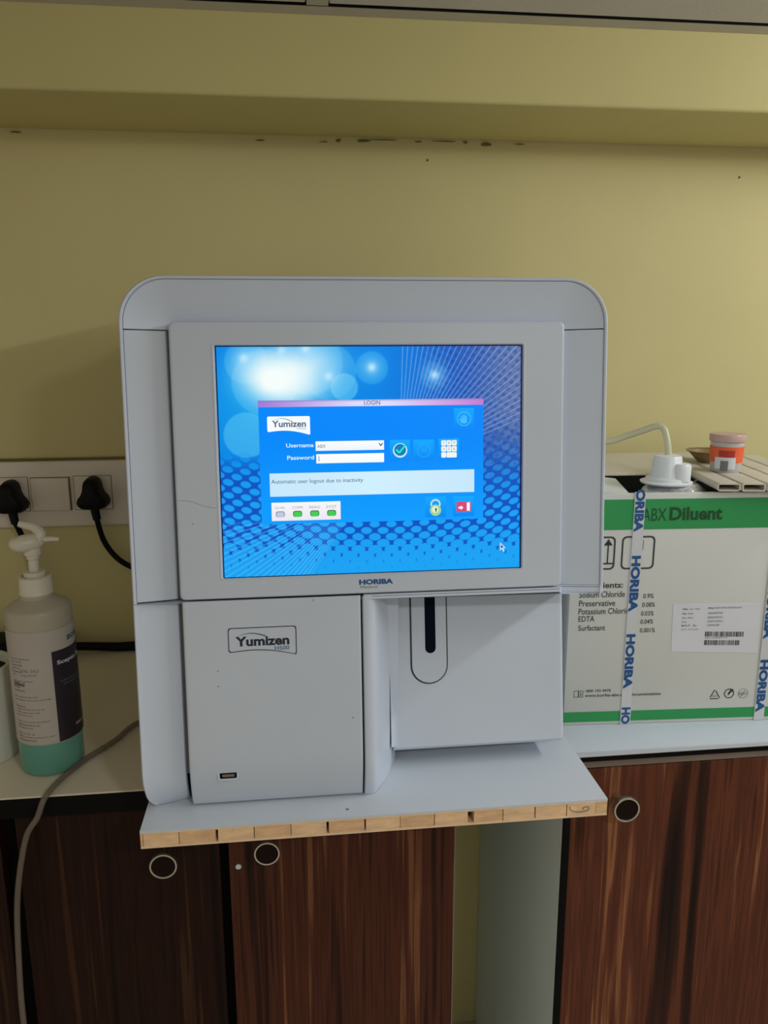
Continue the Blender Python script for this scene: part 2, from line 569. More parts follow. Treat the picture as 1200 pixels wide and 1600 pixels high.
tag(cr, 'dark walnut cabinet with a white side panel under the carton', 'cabinet')

# ------------------------------------------------------------------ block board
bd = empty('block_board', (0.0, 0.15, ZC))
R = rel(bd)
BX0, BX1, BY0, BY1 = -0.1961, 0.1960, -0.0489, 0.36
MB().add(*box(BX0, BX1, BY0, BY1, ZB - 0.0016, ZB), fn=R).obj('laminate_top', M_LAM, bd, smooth=False)
MB().add(*box(BX0, BX1, BY0 + 0.0001, BY1, ZB - 0.0030, ZB - 0.0017), fn=R).obj('veneer', M_VENEER, bd, smooth=False)
MB().add(*box(BX0, BX1, BY0 + 0.0001, BY1, ZC + 0.0002, ZC + 0.0020), fn=R).obj('veneer', M_VENEER, bd, smooth=False)
MB().add(*box(BX0 + 0.001, BX1 - 0.001, BY0 + 0.012, BY1, ZC + 0.0020, ZB - 0.0030), fn=R).obj('core_back', M_SEAM, bd, smooth=False)
ex = [218, 222, 275, 331, 387, 443, 499, 557, 612, 666, 719, 776, 828, 880, 928, 947]
gaps = {331: 0.0022, 499: 0.0020, 557: 0.0014, 275: 0.0006, 387: .0007, 443: .0005, 612: .0003, 666: .0007, 719: 0.0055, 776: .0006, 828: .0012, 880: .0008, 928: .0004, 222: .0004}
w_ = BX1 - BX0
for i in range(len(ex) - 1):
    xa = BX0 + w_ * (ex[i] - 218) / 729.0 + gaps.get(ex[i], 0) * (1.0 if ex[i] == 719 else 0.5)
    xb = BX0 + w_ * (ex[i + 1] - 218) / 729.0 - gaps.get(ex[i + 1], 0) * (0.0 if ex[i + 1] == 719 else 0.5)
    MB().add(*box(xa, xb, BY0 + random.uniform(0.0001, 0.0006), BY0 + 0.0118, ZC + 0.00205, ZB - 0.00305), fn=R).obj('core_block', random.choice([M_PINE, M_PINE2]), bd, smooth=False)
sq = [(0.1640, -0.0030), (0.1645, -0.0060), (0.1690, -0.0085), (0.1770, -0.0088), (0.1810, -0.0070), (0.1800, -0.0045), (0.1760, -0.0050), (0.1765, -0.0068)]
MB().add(*tube([(x - 0.0015, BY0 - 0.0001, ZB + z - 0.0018) for x, z in sq], 0.00022, 5, 4), fn=R).obj('pencil_mark', M_INK, bd)
tag(bd, 'white block board with bare wooden edge carrying the analyser', 'board')

# ------------------------------------------------------------------ analyser
TH = math.radians(5.683)
ct, st = math.cos(TH), math.sin(TH)
an = empty('blood_analyzer', (0.0, 0.14, ZB))
tag(an, 'white tabletop blood analyser with a lit blue login screen', 'analyser')
RA = rel(an)


def F3(u, v, w):                  # millimetres on the leaning front -> local metres
    u, v, w = u / 1000, v / 1000, w / 1000
    return RA(u, v * st - w * ct, max(ZS + v * ct + w * st, ZB + 0.0003))


def outline(hw, top, r, vb, n=10):
    vl, vb = vb if isinstance(vb, tuple) else (vb, vb)
    out = [(-hw, vl), (-hw, (vl + top - r) / 2)]
    out += [(-hw + r - r * math.cos(PI / 2 * k / n), top - r + r * math.sin(PI / 2 * k / n)) for k in range(n + 1)]
    out += [(0, top)]
    out += [(hw - r + r * math.sin(PI / 2 * k / n), top - r + r * math.cos(PI / 2 * k / n)) for k in range(n + 1)]
    out += [(hw, (vb + top - r) / 2), (hw, vb)]
    return out


VB = (-111.2, -117.0)
YBACK = 0.335
spec = [(193.4, 143.8, 33, -12), (193.4, 143.8, 33, -0.6), (193.9, 144.3, 33.4, 0.2), (195.2, 145.6, 34.6, 0.5), (196.2, 146.5, 35.6, -0.6), (196.6, 146.9, 36, -2.6), (196.6, 146.9, 36, -60)]
rings = [[F3(u, v, w) for u, v in outline(h, t, r, VB)] for h, t, r, w in spec]
rings.append([RA(u / 1000, YBACK - 0.01, ZS + v / 1000) for u, v in outline(195, 144, 36, VB)])
rings.append([RA(u / 1000, YBACK, ZS + v / 1000) for u, v in outline(190, 139, 34, VB)])
V, F = loft(rings, closed=False)
n_ = len(rings[0])
F.append(tuple(range((len(rings) - 1) * n_, len(rings) * n_)))
for i in range(len(rings) - 1):
    F.append((i * n_, (i + 1) * n_, (i + 2) * n_ - 1, (i + 1) * n_ - 1))
pobj('housing', V, F, M_PLAST2, an)
V, F = prism2d(outline(193.2, 143.6, 33, (-110.9, -116.2)), F3, -11.6, -12.5)
pobj('inner_frame', V, F, M_GROOVE, an, smooth=False)


def surround(side):
    if side == 'top':
        n = 12
        def ol(hw, top, r):
            out = [(-hw, 106.1)]
            out += [(-hw + r - r * math.cos(PI / 2 * k / n), top - r + r * math.sin(PI / 2 * k / n)) for k in range(n + 1)]
            out += [(hw - r + r * math.sin(PI / 2 * k / n), top - r + r * math.cos(PI / 2 * k / n)) for k in range(n + 1)]
            out += [(hw, 106.1)]
            return out
        sp = [(193.1, 143.5, 33, -11), (193.1, 143.5, 33, -1.2), (192.4, 142.8, 32.6, -0.9)]
        for t in (0.15, 0.3, 0.45, 0.6, 0.75, 0.9, 1.0):
            a = 192.4 + (160.0 - 192.4) * t
            b = 142.8 + (112.0 - 142.8) * t
            r = 32.6 + (5.0 - 32.6) * t
            sp.append((a, b, r, -0.9 - 8.6 * t ** 0.9))
        rings = [[F3(u, v, w) for u, v in ol(h, t, r)] for h, t, r, w in sp]
        pobj('top_surround', *loft(rings, closed=False), M_PLAST2, an, angle=30)
    else:
        inner = 161.6 if side < 0 else 159.3
        sec = [(193.1, -11), (193.1, -1.2), (192.4, -0.9), (182, -3.4), (172, -6.0), (166.5, -7.6), (165.5, -8.0), (inner + 0.6, -9.3), (inner, -11)]
        vs = (105.3, 104.9, 60, 0, -60, -110.0)
        rings = [[F3(side * u, v, w - (0.5 if v == 105.3 else 0)) for u, w in sec] for v in vs]
        pobj('side_surround', *loft(rings, closed=False), M_PLAST2, an, angle=30)


for s in ('top', -1, 1):
    surround(s)

# screen bezel panel
rs = []
for (x0, x1, y0, y1, r, w) in [(-158.6, 158.8, -109.2, 111.2, 4, -11), (-158.6, 158.8, -109.2, 111.2, 4, 0.2), (-158.2, 158.3, -108.9, 110.8, 4, 1.2), (-157.2, 157.2, -108.2, 109.8, 4, 1.8), (-156.4, 156.4, -107.4, 109.0, 3.8, 1.8),
                               (-127.2, 126.5, -94.5, 95.5, 2.2, 1.8),
                               (-126.3, 125.6, -93.6, 94.6, 2, 1.8), (-125.6, 124.9, -92.9, 93.9, 1.6, 2.1), (-124.7, 124.0, -92.6, 93.2, 1.2, 1.7), (-123.9, 123.6, -92.6, 92.8, 1.0, -0.6)]:
    rs.append([F3(u, v, w) for u, v in rrect(x0, x1, y0, y1, r)])
panel = pobj('screen_bezel', *loft(rs), M_PLAST, an, angle=30)
# lip under the bezel that overhangs the sampling recess
sec = [(-10.3, 1.2), (157.5, 1.2), (159.5, -0.6), (160.5, -8.6), (166, -7.6), (192.6, -1.0), (193.4, 0.2), (196.6, -1)]
mb = MB()
for (va, vb, dw) in ((-110.3, -111.6, 0.0), (-112.0, -113.9, 0.5)):
    low = lambda v, u: v - (2.6 * min(1.0, max(0.0, (u - 157) / 4.0)) if v < -112.5 else 0.0)
    top = [F3(u, va, w + dw) for u, w in sec]
    bot = [F3(u, low(vb, u), w + dw) for u, w in sec]
    tb = [F3(u, va, -30) for u, w in sec]
    bb = [F3(u, low(vb, u), -30) for u, w in sec]
    mb.add(*loft([tb, top, bot, bb, tb], closed=False))
mb.obj('hood_lip', M_PLAST2, an, angle=30)


def lettering(name, items, mt, parent):
    """items: (text, x0, x1, y0, y1, bold, fn, h)"""
    mb = MB()
    for body, x0, x1, y0, y1, bold, fn, h in items:
        mb.add(*text_fit(body, x0, x1, y0, y1, fn, h, bold))
    return mb.obj(name, mt, parent, smooth=False, recalc=False)


lettering('brand_lettering', [('HORIBA', -13.8, 14.4, -101.6, -97.2, 0.05, F3, 2.0)], M_BLUE, panel)
lettering('brand_lettering', [('Medical', -12.8, 1.5, -104.6, -102.6, 0.0, F3, 2.0)], M_INKG, panel)
# hairline scratch and specks on the bezel
MB().add(*tube([F3(-158, -28, 1.85), F3(-147, -29, 1.85), F3(-137, -33, 1.85), F3(-127, -35, 1.85)], 0.00012, 4, 3)).obj('scratch', M_INKG, panel)
for u, v in ((-146, -47), (-52, -113), (-131, -169), (-131, -182), (-21, -215)):
    pobj('speck', *prism2d([(u + 0.5 * math.cos(k), v + 0.6 * math.sin(k)) for k in (0, 1, 2, 3, 4, 5)], F3, 1.75, 2.0), M_INKG, panel, smooth=False)

# ---- display
XS, YS_ = 123.8, 92.75
NX, NY = 440, 330
gx = np.linspace(-XS, XS, NX)
gy = np.linspace(-YS_, YS_, NY)
X, Y = np.meshgrid(gx, gy)


def srgb(c):
    c = np.array(c, float) / 255.0
    return c


def mixc(img, c, a):
    return img * (1 - a[..., None]) + srgb(c) * a[..., None]


def ss(a, b, x):
    t = np.clip((x - a) / (b - a), 0, 1)
    return t * t * (3 - 2 * t)


img = np.zeros((NY, NX, 3)) + srgb((0, 128, 228))
img = mixc(img, (30, 88, 190), ss(0, 90, X) * ss(-60, 20, Y))
img = mixc(img, (104, 122, 172), 0.95 * ss(60, 124, X) * ss(-40, 40, Y))  # greyer upper right: reflection haze mixed into the picture colours
img = mixc(img, (0, 92, 205), 0.8 * ss(-20, -70, Y) * ss(40, -60, X))
img = mixc(img, (0, 150, 242), 0.9 * ss(-62, -92, Y))
img = mixc(img, (20, 168, 235), 0.75 * np.exp(-(((X + 80) / 55) ** 2 + ((Y - 45) / 45) ** 2)))


def disk(cx, cy, r, c, a, soft=0.8):
    global img
    d = np.hypot(X - cx, Y - cy)
    img = mixc(img, c, a * (1 - ss(r - soft, r + soft, d)))


for cx, cy, r, a in ((-101.6, 22.7, 18, .45), (-86, 64, 26, .28), (-22.8, 59.8, 11, .55), (-35, 72, 22, .25), (-0.4, 75, 13, .25), (-100, 80, 17, .25), (-50, 80, 26, .25), (50, 69, 11, .12)):
    disk(cx, cy, r, (110, 205, 245), a)
# halftone dots
Yw = Y - 0.0012 * (X - 20) ** 2 * np.where(X > 20, 1.0, 0.5)
dots = np.zeros_like(X)
grow = 0.92 + 0.62 * ss(-48, -92, Y)
for dr in (-1, 0, 1):
    row = np.round(Yw / 5.2) + dr
    off_ = np.where(row % 2 == 0, 0.0, 6.9)
    cxx = np.round((X - off_) / 13.8) * 13.8 + off_
    for dc in (-13.8, 0, 13.8):
        d = np.hypot((X - cxx - dc) / 4.6, (Yw - row * 5.2) / 2.9) / grow
        dots = np.maximum(dots, 1 - ss(0.9, 1.06, d))
zone = np.maximum(ss(-40, -50, Y), np.maximum(ss(0, 30, X) * ss(60, -45, Y), ss(-80, -95, X) * ss(12, -12, Y)))
dotsz = zone * 0.9
img = mixc(img, (14, 78, 190), dotsz * (1 - dots))
img = mixc(img, (28, 164, 244), dotsz * dots * (0.25 + 0.75 * ss(30, -45, Y)))
h2 = np.cos(2 * np.pi * (X + 0.25 * Y) / 9.0) * np.cos(np.pi * (Y - 0.3 * X) / 4.0)
img = mixc(img, (44, 58, 120), 0.38 * ss(0.15, 0.45, h2) * ss(28, 60, X) * ss(-30, 20, Y))
# fans of fine lines


def fan(fx, fy, a0, a1, step, zone, col, amp, wd_):
    global img
    ang = np.degrees(np.arctan2(Y - fy, X - fx)) % 360
    r = np.hypot(X - fx, Y - fy)
    k = (ang - a0) / step
    d = np.abs(k - np.round(k)) * math.radians(step) * r
    ln = np.clip(1.35 - d / wd_, 0, 1) * (ang > a0 - 0.2) * (ang < a1) * zone
    img = mixc(img, col, amp * ln)


fan(21, -8, 22, 89, 2.35, ss(-12, 2, Y) * ss(20, 50, np.hypot(X - 21, Y + 8)), (150, 185, 235), 0.62, 0.42)
fan(-8, -26, 190, 236, 2.0, ss(-44, -50, Y) * ss(10, -60, X), (120, 200, 250), 0.55, 0.40)
# glow and stars
for cx, cy, sx_, sy_, a in ((-78, 66, 22, 17, 1.15), (-64, 74, 26, 16, .8), (-90, 76, 18, 14, .45), (-60, 60, 20, 14, .6), (-45, 82, 22, 14, .35)):
    g = np.exp(-(((X - cx) / sx_) ** 2 + ((Y - cy) / sy_) ** 2))
    img = mixc(img, (246, 254, 252), np.clip(a * g, 0, 1))
for cx, cy, a in ((-101.6, 83, .95), (-53, 90, .9), (-35.4, 68.5, .9), (-0.4, 75.4, 1.0), (50.7, 68.9, .8), (-72, 89, .6)):
    d = np.hypot(X - cx, Y - cy)
    img = mixc(img, (235, 250, 255), np.clip(a * np.exp(-(d / 3.2) ** 2), 0, 1))
    img = mixc(img, (150, 215, 250), 0.55 * a * np.exp(-(d / 9.0) ** 2))
# black edge of the panel
edge = np.maximum(ss(XS - 1.3, XS - 0.7, np.abs(X + 0.2)), ss(YS_ - 1.0, YS_ - 0.5, np.abs(Y)))
img = mixc(img, (4, 10, 40), edge)
linimg = np.where(img <= 0.04045, img / 12.92, ((img + 0.055) / 1.055) ** 2.4)
Vn = [F3(float(x), float(y), -0.3) for y in gy for x in gx]
Fn = [(j * NX + i, j * NX + i + 1, (j + 1) * NX + i + 1, (j + 1) * NX + i) for j in range(NY - 1) for i in range(NX - 1)]
me = bpy.data.meshes.new('display')
me.from_pydata(Vn, [], Fn)
at = me.color_attributes.new('pixels', 'FLOAT_COLOR', 'POINT')
buf = np.ones((NX * NY, 4), np.float32)
buf[:, :3] = linimg.reshape(-1, 3)
at.data.foreach_set('color', buf.ravel())
me.update()
disp = finish('display', me, emis_attr('display_picture'), an, smooth=False)
disp['label'] = 'lit blue display showing a login window'


def grad_attr_rect(name, corners_fn, nx, ny, colfn, parent, poly=None):
    """flat picture element of the display with its own small colour grid"""
    V, C = [], []
    for j in range(ny + 1):
        for i in range(nx + 1):
            a, b = i / nx, j / ny
            V.append(corners_fn(a, b))
            C.append(tuple(lin(colfn(a, b))) + (1,))
    F = [(j * (nx + 1) + i, j * (nx + 1) + i + 1, (j + 1) * (nx + 1) + i + 1, (j + 1) * (nx + 1) + i) for j in range(ny) for i in range(nx)]
    me = bpy.data.meshes.new(name)
    me.from_pydata(V, [], F)
    at = me.color_attributes.new('pixels', 'FLOAT_COLOR', 'POINT')
    at.data.foreach_set('color', [x for c in C for x in c])
    me.update()
    return finish(name, me, M_PIC, parent, smooth=False)


M_PIC = emis_attr('display_widgets')


def lerp(c0, c1, t):
    return tuple(a + (b - a) * t for a, b in zip(c0, c1))


def rect(x0, x1, y0, y1, h):
    return lambda a, b: F3(x0 + (x1 - x0) * a, y0 + (y1 - y0) * b, h)


grad_attr_rect('login_window', rect(-91.7, 91.1, -49.6, 45.0, -0.22), 8, 8, lambda a, b: lerp((10, 158, 255), (0, 136, 252), min(1, b * 1.4)), disp)
grad_attr_rect('title_bar', rect(-92.0, 91.3, 44.6, 49.8, -0.20), 24, 3, lambda a, b: lerp(lerp((162, 122, 214) if a < 0.5 else (196, 124, 208), (222, 222, 252), min(1, 2.3 * min(a, 1 - a))), (120, 116, 170), 0.55 if b > 0.9 else 0.0), disp)
lettering('title_text', [('LOGIN', -7.1, 5.9, 45.6, 48.9, 0.0, F3, -0.17)], emis('ui_navy', (24, 30, 70)), disp)
W_ = emis('ui_white', (246, 252, 255))
# logo tag with a wavy lower edge
def logo_poly(x0, x1, y0, y1, dip, r=1.0, n=10):
    pts = [(x0, y1 - r), (x0 + r * .3, y1 - r * .3), (x0 + r, y1), (x1 - r, y1), (x1 - r * .3, y1 - r * .3), (x1, y1 - r)]
    pts += [(x1, y0 - dip + r * 0.6), (x1 - r * 0.5, y0 - dip)]
    for k in range(1, n):
        t = k / n
        x = x1 - r * .5 + (x0 + r - x1 + r * .5) * t
        pts.append((x, y0 - dip * (1 - t) ** 2 * 1.0 + dip * 0.55 * math.sin(PI * t)))
    pts += [(x0 + r, y0), (x0 + r * .3, y0 + r * .3), (x0, y0 + r)]
    return pts


def flat(poly, fn, h):
    return [fn(x, y, h) for x, y in poly], [tuple(range(len(poly)))]


MB().add(*flat(logo_poly(-85, -51, 24.9, 37.2, 2.6)[::-1], F3, -0.17)).obj('logo_tag', W_, disp, smooth=False, recalc=False)
lettering('logo_text', [('Yumizen', -81.3, -54.2, 28.6, 33.9, 0.028, F3, -0.13)], emis('ui_grey', (92, 104, 126)), disp)
lettering('logo_text', [('H500', -61.5, -54.3, 26.4, 28.3, 0.0, F3, -0.13)], emis('ui_softblue', (128, 170, 206)), disp)


def arc_band(x0, x1, y0, y1, fn, h, th=0.7, n=14):
    """swoosh over the name: rises from x0 to a crest and drops at x1"""
    up, lo = [], []
    for k in range(n + 1):
        t = k / n
        x = x0 + (x1 - x0) * t
        y = y0 + (y1 - y0) * math.sin(PI * (0.08 + 0.80 * t ** 0.9)) ** 0.9
        w = th * (0.15 + 0.85 * t)
        up.append((x, y + w / 2))
        lo.append((x, y - w / 2))
    V = [fn(x, y, h) for x, y in up + lo]
    F = [(k, n + 1 + k, n + 2 + k, k + 1) for k in range(n)]
    return V, F


MB().add(*arc_band(-81, -66.5, 32.0, 35.6, F3, -0.13, 0.7)).obj('logo_swoosh', emis('ui_swoosh', (70, 130, 140)), disp, smooth=False, recalc=False)
lettering('field_label', [('Username', -70.5, -48.6, 12.3, 15.6, 0.014, F3, -0.17), ('Password', -69.9, -48.4, 2.4, 5.7, 0.014, F3, -0.17)], emis('ui_label', (214, 242, 255)), disp)
grad_attr_rect('username_field', rect(-46.9, 8.6, 9.2, 16.8, -0.17), 2, 2, lambda a, b: lerp((236, 244, 250), (252, 254, 254), b), disp)
grad_attr_rect('password_field', rect(-46.6, 8.5, -0.9, 6.5, -0.17), 2, 2, lambda a, b: lerp((244, 250, 250), (255, 255, 255), b), disp)
lettering('field_text', [('ABX', -45.7, -38.8, 11.6, 14.3, 0.0, F3, -0.13)], emis('ui_fieldtext', (96, 96, 110)), disp)
MB().add(*flat([(4.0, 14.6), (5.0, 14.6), (6.0, 13.4), (7.0, 14.6), (8.0, 14.6), (6.0, 11.9)][::-1], F3, -0.13)).obj('dropdown_arrow', emis('ui_arrow', (70, 82, 110)), disp, smooth=False, recalc=False)
MB().add(*flat([(-44.7, 0.6), (-44.2, 0.6), (-44.2, 4.9), (-44.7, 4.9)], F3, -0.13)).obj('text_cursor', emis('ui_arrow', (70, 82, 110)), disp, smooth=False, recalc=False)
grad_attr_rect('message_box', rect(-84.4, 83.5, -27.1, -8.3, -0.17), 10, 2, lambda a, b: lerp((196, 228, 250), (208, 240, 255), 1 - abs(a - 0.5) * 1.5), disp)
lettering('message_text', [('Automatic user logout due to inactivity', -83.2, -9.0, -17.6, -13.3, 0.0, F3, -0.13)], emis('ui_msgtext', (62, 84, 108)), disp)


def button(x0, x1, y0, y1):
    return grad_attr_rect('button', rect(x0, x1, y0, y1, -0.17), 4, 6, lambda a, b: lerp((0, 136, 248), (14, 170, 255), b), disp)


def circ(cx, cy, r, n=24, a0=0.0, a1=2 * PI):
    return [(cx + r * math.cos(a0 + (a1 - a0) * k / n), cy + r * math.sin(a0 + (a1 - a0) * k / n)) for k in range(n)]


def ringp(cx, cy, ro, ri, fn, h, n=28, oy=0.0):
    return ring2d(circ(cx, cy, ro, n), circ(cx, cy + oy, ri, n), fn, h)


def stroke(pts, w, fn, h):
    V, F = [], []
    for (xa, ya), (xb, yb) in zip(pts[:-1], pts[1:]):
        dx, dy = xb - xa, yb - ya
        l = math.hypot(dx, dy)
        nx, ny = -dy / l * w / 2, dx / l * w / 2
        k = len(V)
        V += [fn(xa + nx, ya + ny, h), fn(xb + nx, yb + ny, h), fn(xb - nx, yb - ny, h), fn(xa - nx, ya - ny, h)]
        F.append((k + 3, k + 2, k + 1, k))
    return V, F


for b_ in ((13.3, 30.2, -0.1, 17.0), (32.6, 50.0, -0.1, 16.8), (53.6, 70.8, -0.1, 17.4), (66.5, 83.3, 24.8, 42.0), (42.2, 59.6, -47.4, -30.2), (65.6, 83.3, -47.2, -30.6)):
    button(*b_)
UIC = emis('ui_paleblue', (70, 190, 255))
MB().add(*ringp(21.8, 8.4, 5.9, 4.9, F3, -0.13, oy=0.4)).obj('tick_ring', emis('ui_ring', (212, 236, 240)), disp, smooth=False, recalc=False)
MB().add(*flat(circ(21.8, 8.8, 4.9), F3, -0.14)).obj('tick_disc', emis('ui_teal', (8, 128, 190)), disp, smooth=False, recalc=False)
MB().add(*stroke([(18.6, 9.2), (21.0, 6.4), (26.2, 12.6)], 1.5, F3, -0.11)).obj('tick_mark', emis('ui_tick', (46, 226, 196)), disp, smooth=False, recalc=False)
MB().add(*ringp(41.4, 8.0, 5.6, 5.1, F3, -0.13)).add(*stroke([(39, 6), (44, 10.5)], 0.4, F3, -0.13)).add(*stroke([(39, 10.5), (44, 6)], 0.4, F3, -0.13)).obj('cancel_icon', emis('ui_dimblue', (46, 172, 250)), disp, smooth=False, recalc=False)
mb = MB()
for r_ in range(3):
    for c2 in range(3):
        if r_ == 2 and c2 == 2:
            continue
        wdt = 4.1 if not (r_ == 2 and c2 == 1) else 8.5
        mb.add(*flat(rrect(55.9 + c2 * 4.4, 55.9 + c2 * 4.4 + wdt, 11.6 - r_ * 4.9, 16.0 - r_ * 4.9, 0.8, 3), F3, -0.13))
mb.obj('keypad_icon', emis('ui_keys', (240, 246, 240)), disp, smooth=False, recalc=False)
lettering('keypad_glyphs', [(g_, 57.1 + (i % 3) * 4.4, 58.7 + (i % 3) * 4.4, 12.8 - (i // 3) * 4.9, 14.8 - (i // 3) * 4.9, 0.0, F3, -0.10) for i, g_ in enumerate('789456')], emis('ui_glyph', (150, 158, 150)), disp)
oc = [(75 + 6.2 * math.cos(PI / 8 + PI / 4 * k), 33.3 + 6.2 * math.sin(PI / 8 + PI / 4 * k)) for k in range(8)]
oi = [(75 + 5.5 * math.cos(PI / 8 + PI / 4 * k), 33.3 + 5.5 * math.sin(PI / 8 + PI / 4 * k)) for k in range(8)]
mb = MB().add(*ring2d(oc, oi, F3, -0.13))
for k, (x, tp) in enumerate(((72.9, 35.4), (74.2, 36.4), (75.5, 36.5), (76.8, 35.7))):
    mb.add(*flat(rrect(x - 0.5, x + 0.5, 31.5, tp, 0.45, 3), F3, -0.13))
mb.add(*flat(rrect(72.3, 77.4, 29.6, 33.0, 1.2, 4), F3, -0.13)).add(*stroke([(72.9, 31), (71.2, 33.2)], 1.0, F3, -0.13))
mb.obj('stop_hand_icon', UIC, disp, smooth=False, recalc=False)
# padlock
mb = MB().add(*ring2d(circ(50.8, -36.6, 4.3, 20, -0.5, PI + 0.5), circ(50.8, -36.6, 3.0, 20, -0.5, PI + 0.5), F3, -0.13))
mb.obj('padlock_shackle', emis('ui_shackle', (196, 226, 226)), disp, smooth=False, recalc=False)
MB().add(*flat(circ(50.8, -41.6, 4.7), F3, -0.12)).obj('padlock_body', emis('ui_lock', (158, 214, 148)), disp, smooth=False, recalc=False)
MB().add(*flat(circ(50.6, -41.0, 2.9), F3, -0.11)).obj('padlock_face', emis('ui_lock2', (224, 238, 206)), disp, smooth=False, recalc=False)
MB().add(*flat(circ(51.2, -40.8, 0.9, 10), F3, -0.10)).add(*flat([(50.7, -43.0), (51.7, -43.0), (51.5, -41.2), (50.9, -41.2)], F3, -0.10)).obj('keyhole', emis('ui_keyhole', (44, 84, 60)), disp, smooth=False, recalc=False)
# exit door
MB().add(*flat(rrect(68.4, 80.6, -43.6, -35.0, 0.3, 2), F3, -0.13)).obj('exit_panel', emis('ui_exit', (214, 76, 116)), disp, smooth=False, recalc=False)
MB().add(*flat([(77.2, -42.6), (79.7, -42.9), (79.7, -35.6), (77.2, -35.9)], F3, -0.11)).add(*flat([(70.2, -40.8), (72.2, -40.8), (72.2, -42.0), (74.2, -40.0), (72.2, -38.1), (72.2, -39.2), (70.2, -39.2)], F3, -0.11)).obj('exit_door', W_, disp, smooth=False, recalc=False)
# status lights
grad_attr_rect('status_strip', rect(-83.6, -27.8, -46.9, -32.0, -0.17), 4, 4, lambda a, b: lerp((236, 232, 240), (246, 248, 250), b), disp)
lettering('status_text', [(t_, x - 4.2, x + 4.2, -37.4, -35.2, 0.0, F3, -0.13) for t_, x in (('QUAL', -76.7), ('COMM', -62.8), ('REAG', -48.9), ('SYST', -35.2))], emis('ui_status', (150, 150, 160)), disp)
for i, x in enumerate((-76.7, -62.8, -48.9, -35.2)):
    on = i > 0
    MB().add(*flat(rrect(x - 3.7, x + 3.7, -44.0, -39.0, 1.8, 5), F3, -0.14)).obj('status_light', emis('ui_off_edge', (150, 158, 180)) if not on else emis('ui_on_edge', (66, 130, 88)), disp, smooth=False, recalc=False)
    MB().add(*flat(rrect(x - 3.0, x + 3.0, -43.9, -39.8, 1.5, 5), F3, -0.12)).obj('status_light', emis('ui_off', (190, 200, 224)) if not on else emis('ui_on', (66, 206, 84)), disp, smooth=False, recalc=False)
MB().add(*flat([(105.6, -70.2), (105.6, -77.2), (107.3, -75.7), (108.5, -78.3), (109.5, -77.8), (108.4, -75.3), (110.4, -75.2)], F3, -0.17)).obj('mouse_pointer', emis('ui_pointer', (210, 232, 250)), disp, smooth=False, recalc=False)
MB().add(*flat([(106.3, -72.0), (106.3, -75.6), (107.4, -74.8), (108.9, -74.7)], F3, -0.14)).obj('mouse_pointer_core', emis('ui_pcore', (40, 70, 110)), disp, smooth=False, recalc=False)


# ---- lower half
def dent(v, v0, Rr):
    d = max(0.0, v0 - v)
    return Rr - math.sqrt(max(Rr * Rr - d * d, 0))


vs = [-111.5, -112.0, -130, -160, -190, -220, -245, -255, -264, -271, -277, -282, -286, -289, -291]
sec = [(-161.6, -14), (-161.6, -10.8), (-162.4, -9.3), (-165.5, -8.0), (-166.5, -7.6), (-182, -3.4), (-192.4, -0.9), (-193.4, -0.3), (-195.2, 0.5), (-196.2, -0.6), (-196.6, -2.6), (-196.6, -60)]
rings = []
for v in vs:
    dv = dent(v, -255, 46)
    du = 0.10 * max(0, -262 - v) + 0.030 * max(0, -277 - v) ** 2
    row = []
    for u, w in sec:
        k = min(1.0, max(0.0, (-u - 163) / 33))
        row.append(F3(u + du * k, v, w - dv - (0.6 if v == -111.5 else 0)))
    row.append(RA(-0.194, YBACK, ZS + max(v, -289.5) / 1000))
    rings.append(row)
pobj('front_pillar', *loft(rings, closed=False), M_PLAST2, an, angle=30)

VD = [-110.6, -111.1, -130, -160, -190, -220, -240, -248, -255, -262, -268, -274, -279, -283, -286, -288]


def dsec(u, w):
    return (u, w)


sec = [(-157.4, -16), (-157.4, 0.4), (-157.0, 1.2), (-156.0, 1.7), (-155.2, 1.7), (-15.0, 1.7), (-14.2, 1.7), (-13.3, 1.3), (-12.9, 0.4), (-12.9, -16)]
rings = []
for v in VD:
    rings.append([F3(u + (0.10 * max(0, -255 - v) * 0.0), v, w - dent(v, -242, 92) - (0.7 if v == -110.6 else 0)) for u, w in sec])
rings.append([F3(u, -289.2, -40) for u, w in sec])
door = pobj('service_door', *loft(rings, closed=False), M_PLAST, an, angle=30)
sec = [(-11.2, -16), (-11.2, 0.4), (-10.8, 1.2), (-9.8, 1.6), (-6.0, 1.5), (-3.6, 0.9), (-1.6, -0.8), (0.6, -4.0), (4.5, -13), (9.0, -25), (13.5, -38), (17.5, -51), (20.5, -60), (23, -66)]
VG = [-111.5, -112.0, -130, -160, -190, -220, -240, -248, -255, -262, -268, -274, -279, -283, -286, -288.5, -290]
rings = []
for v in VG:
    row = []
    for u, w in sec:
        k = max(0.0, min(1.0, (w + 40) / 36.0))
        vv = v
        row.append(F3(u, vv, w - dent(v, -250, 70) * (0.25 + 0.75 * k)))
    rings.append(row)
pobj('door_frame_grip', *loft(rings, closed=False), M_PLAST2, an, angle=35)

V, F = prism2d([(-164.0, -262.0), (-150.0, -262.0), (-150.0, -111.5), (-164.0, -111.5)], F3, -14.6, -13.8)
pobj('groove_strip', V, F, M_GROOVE, an, smooth=False)
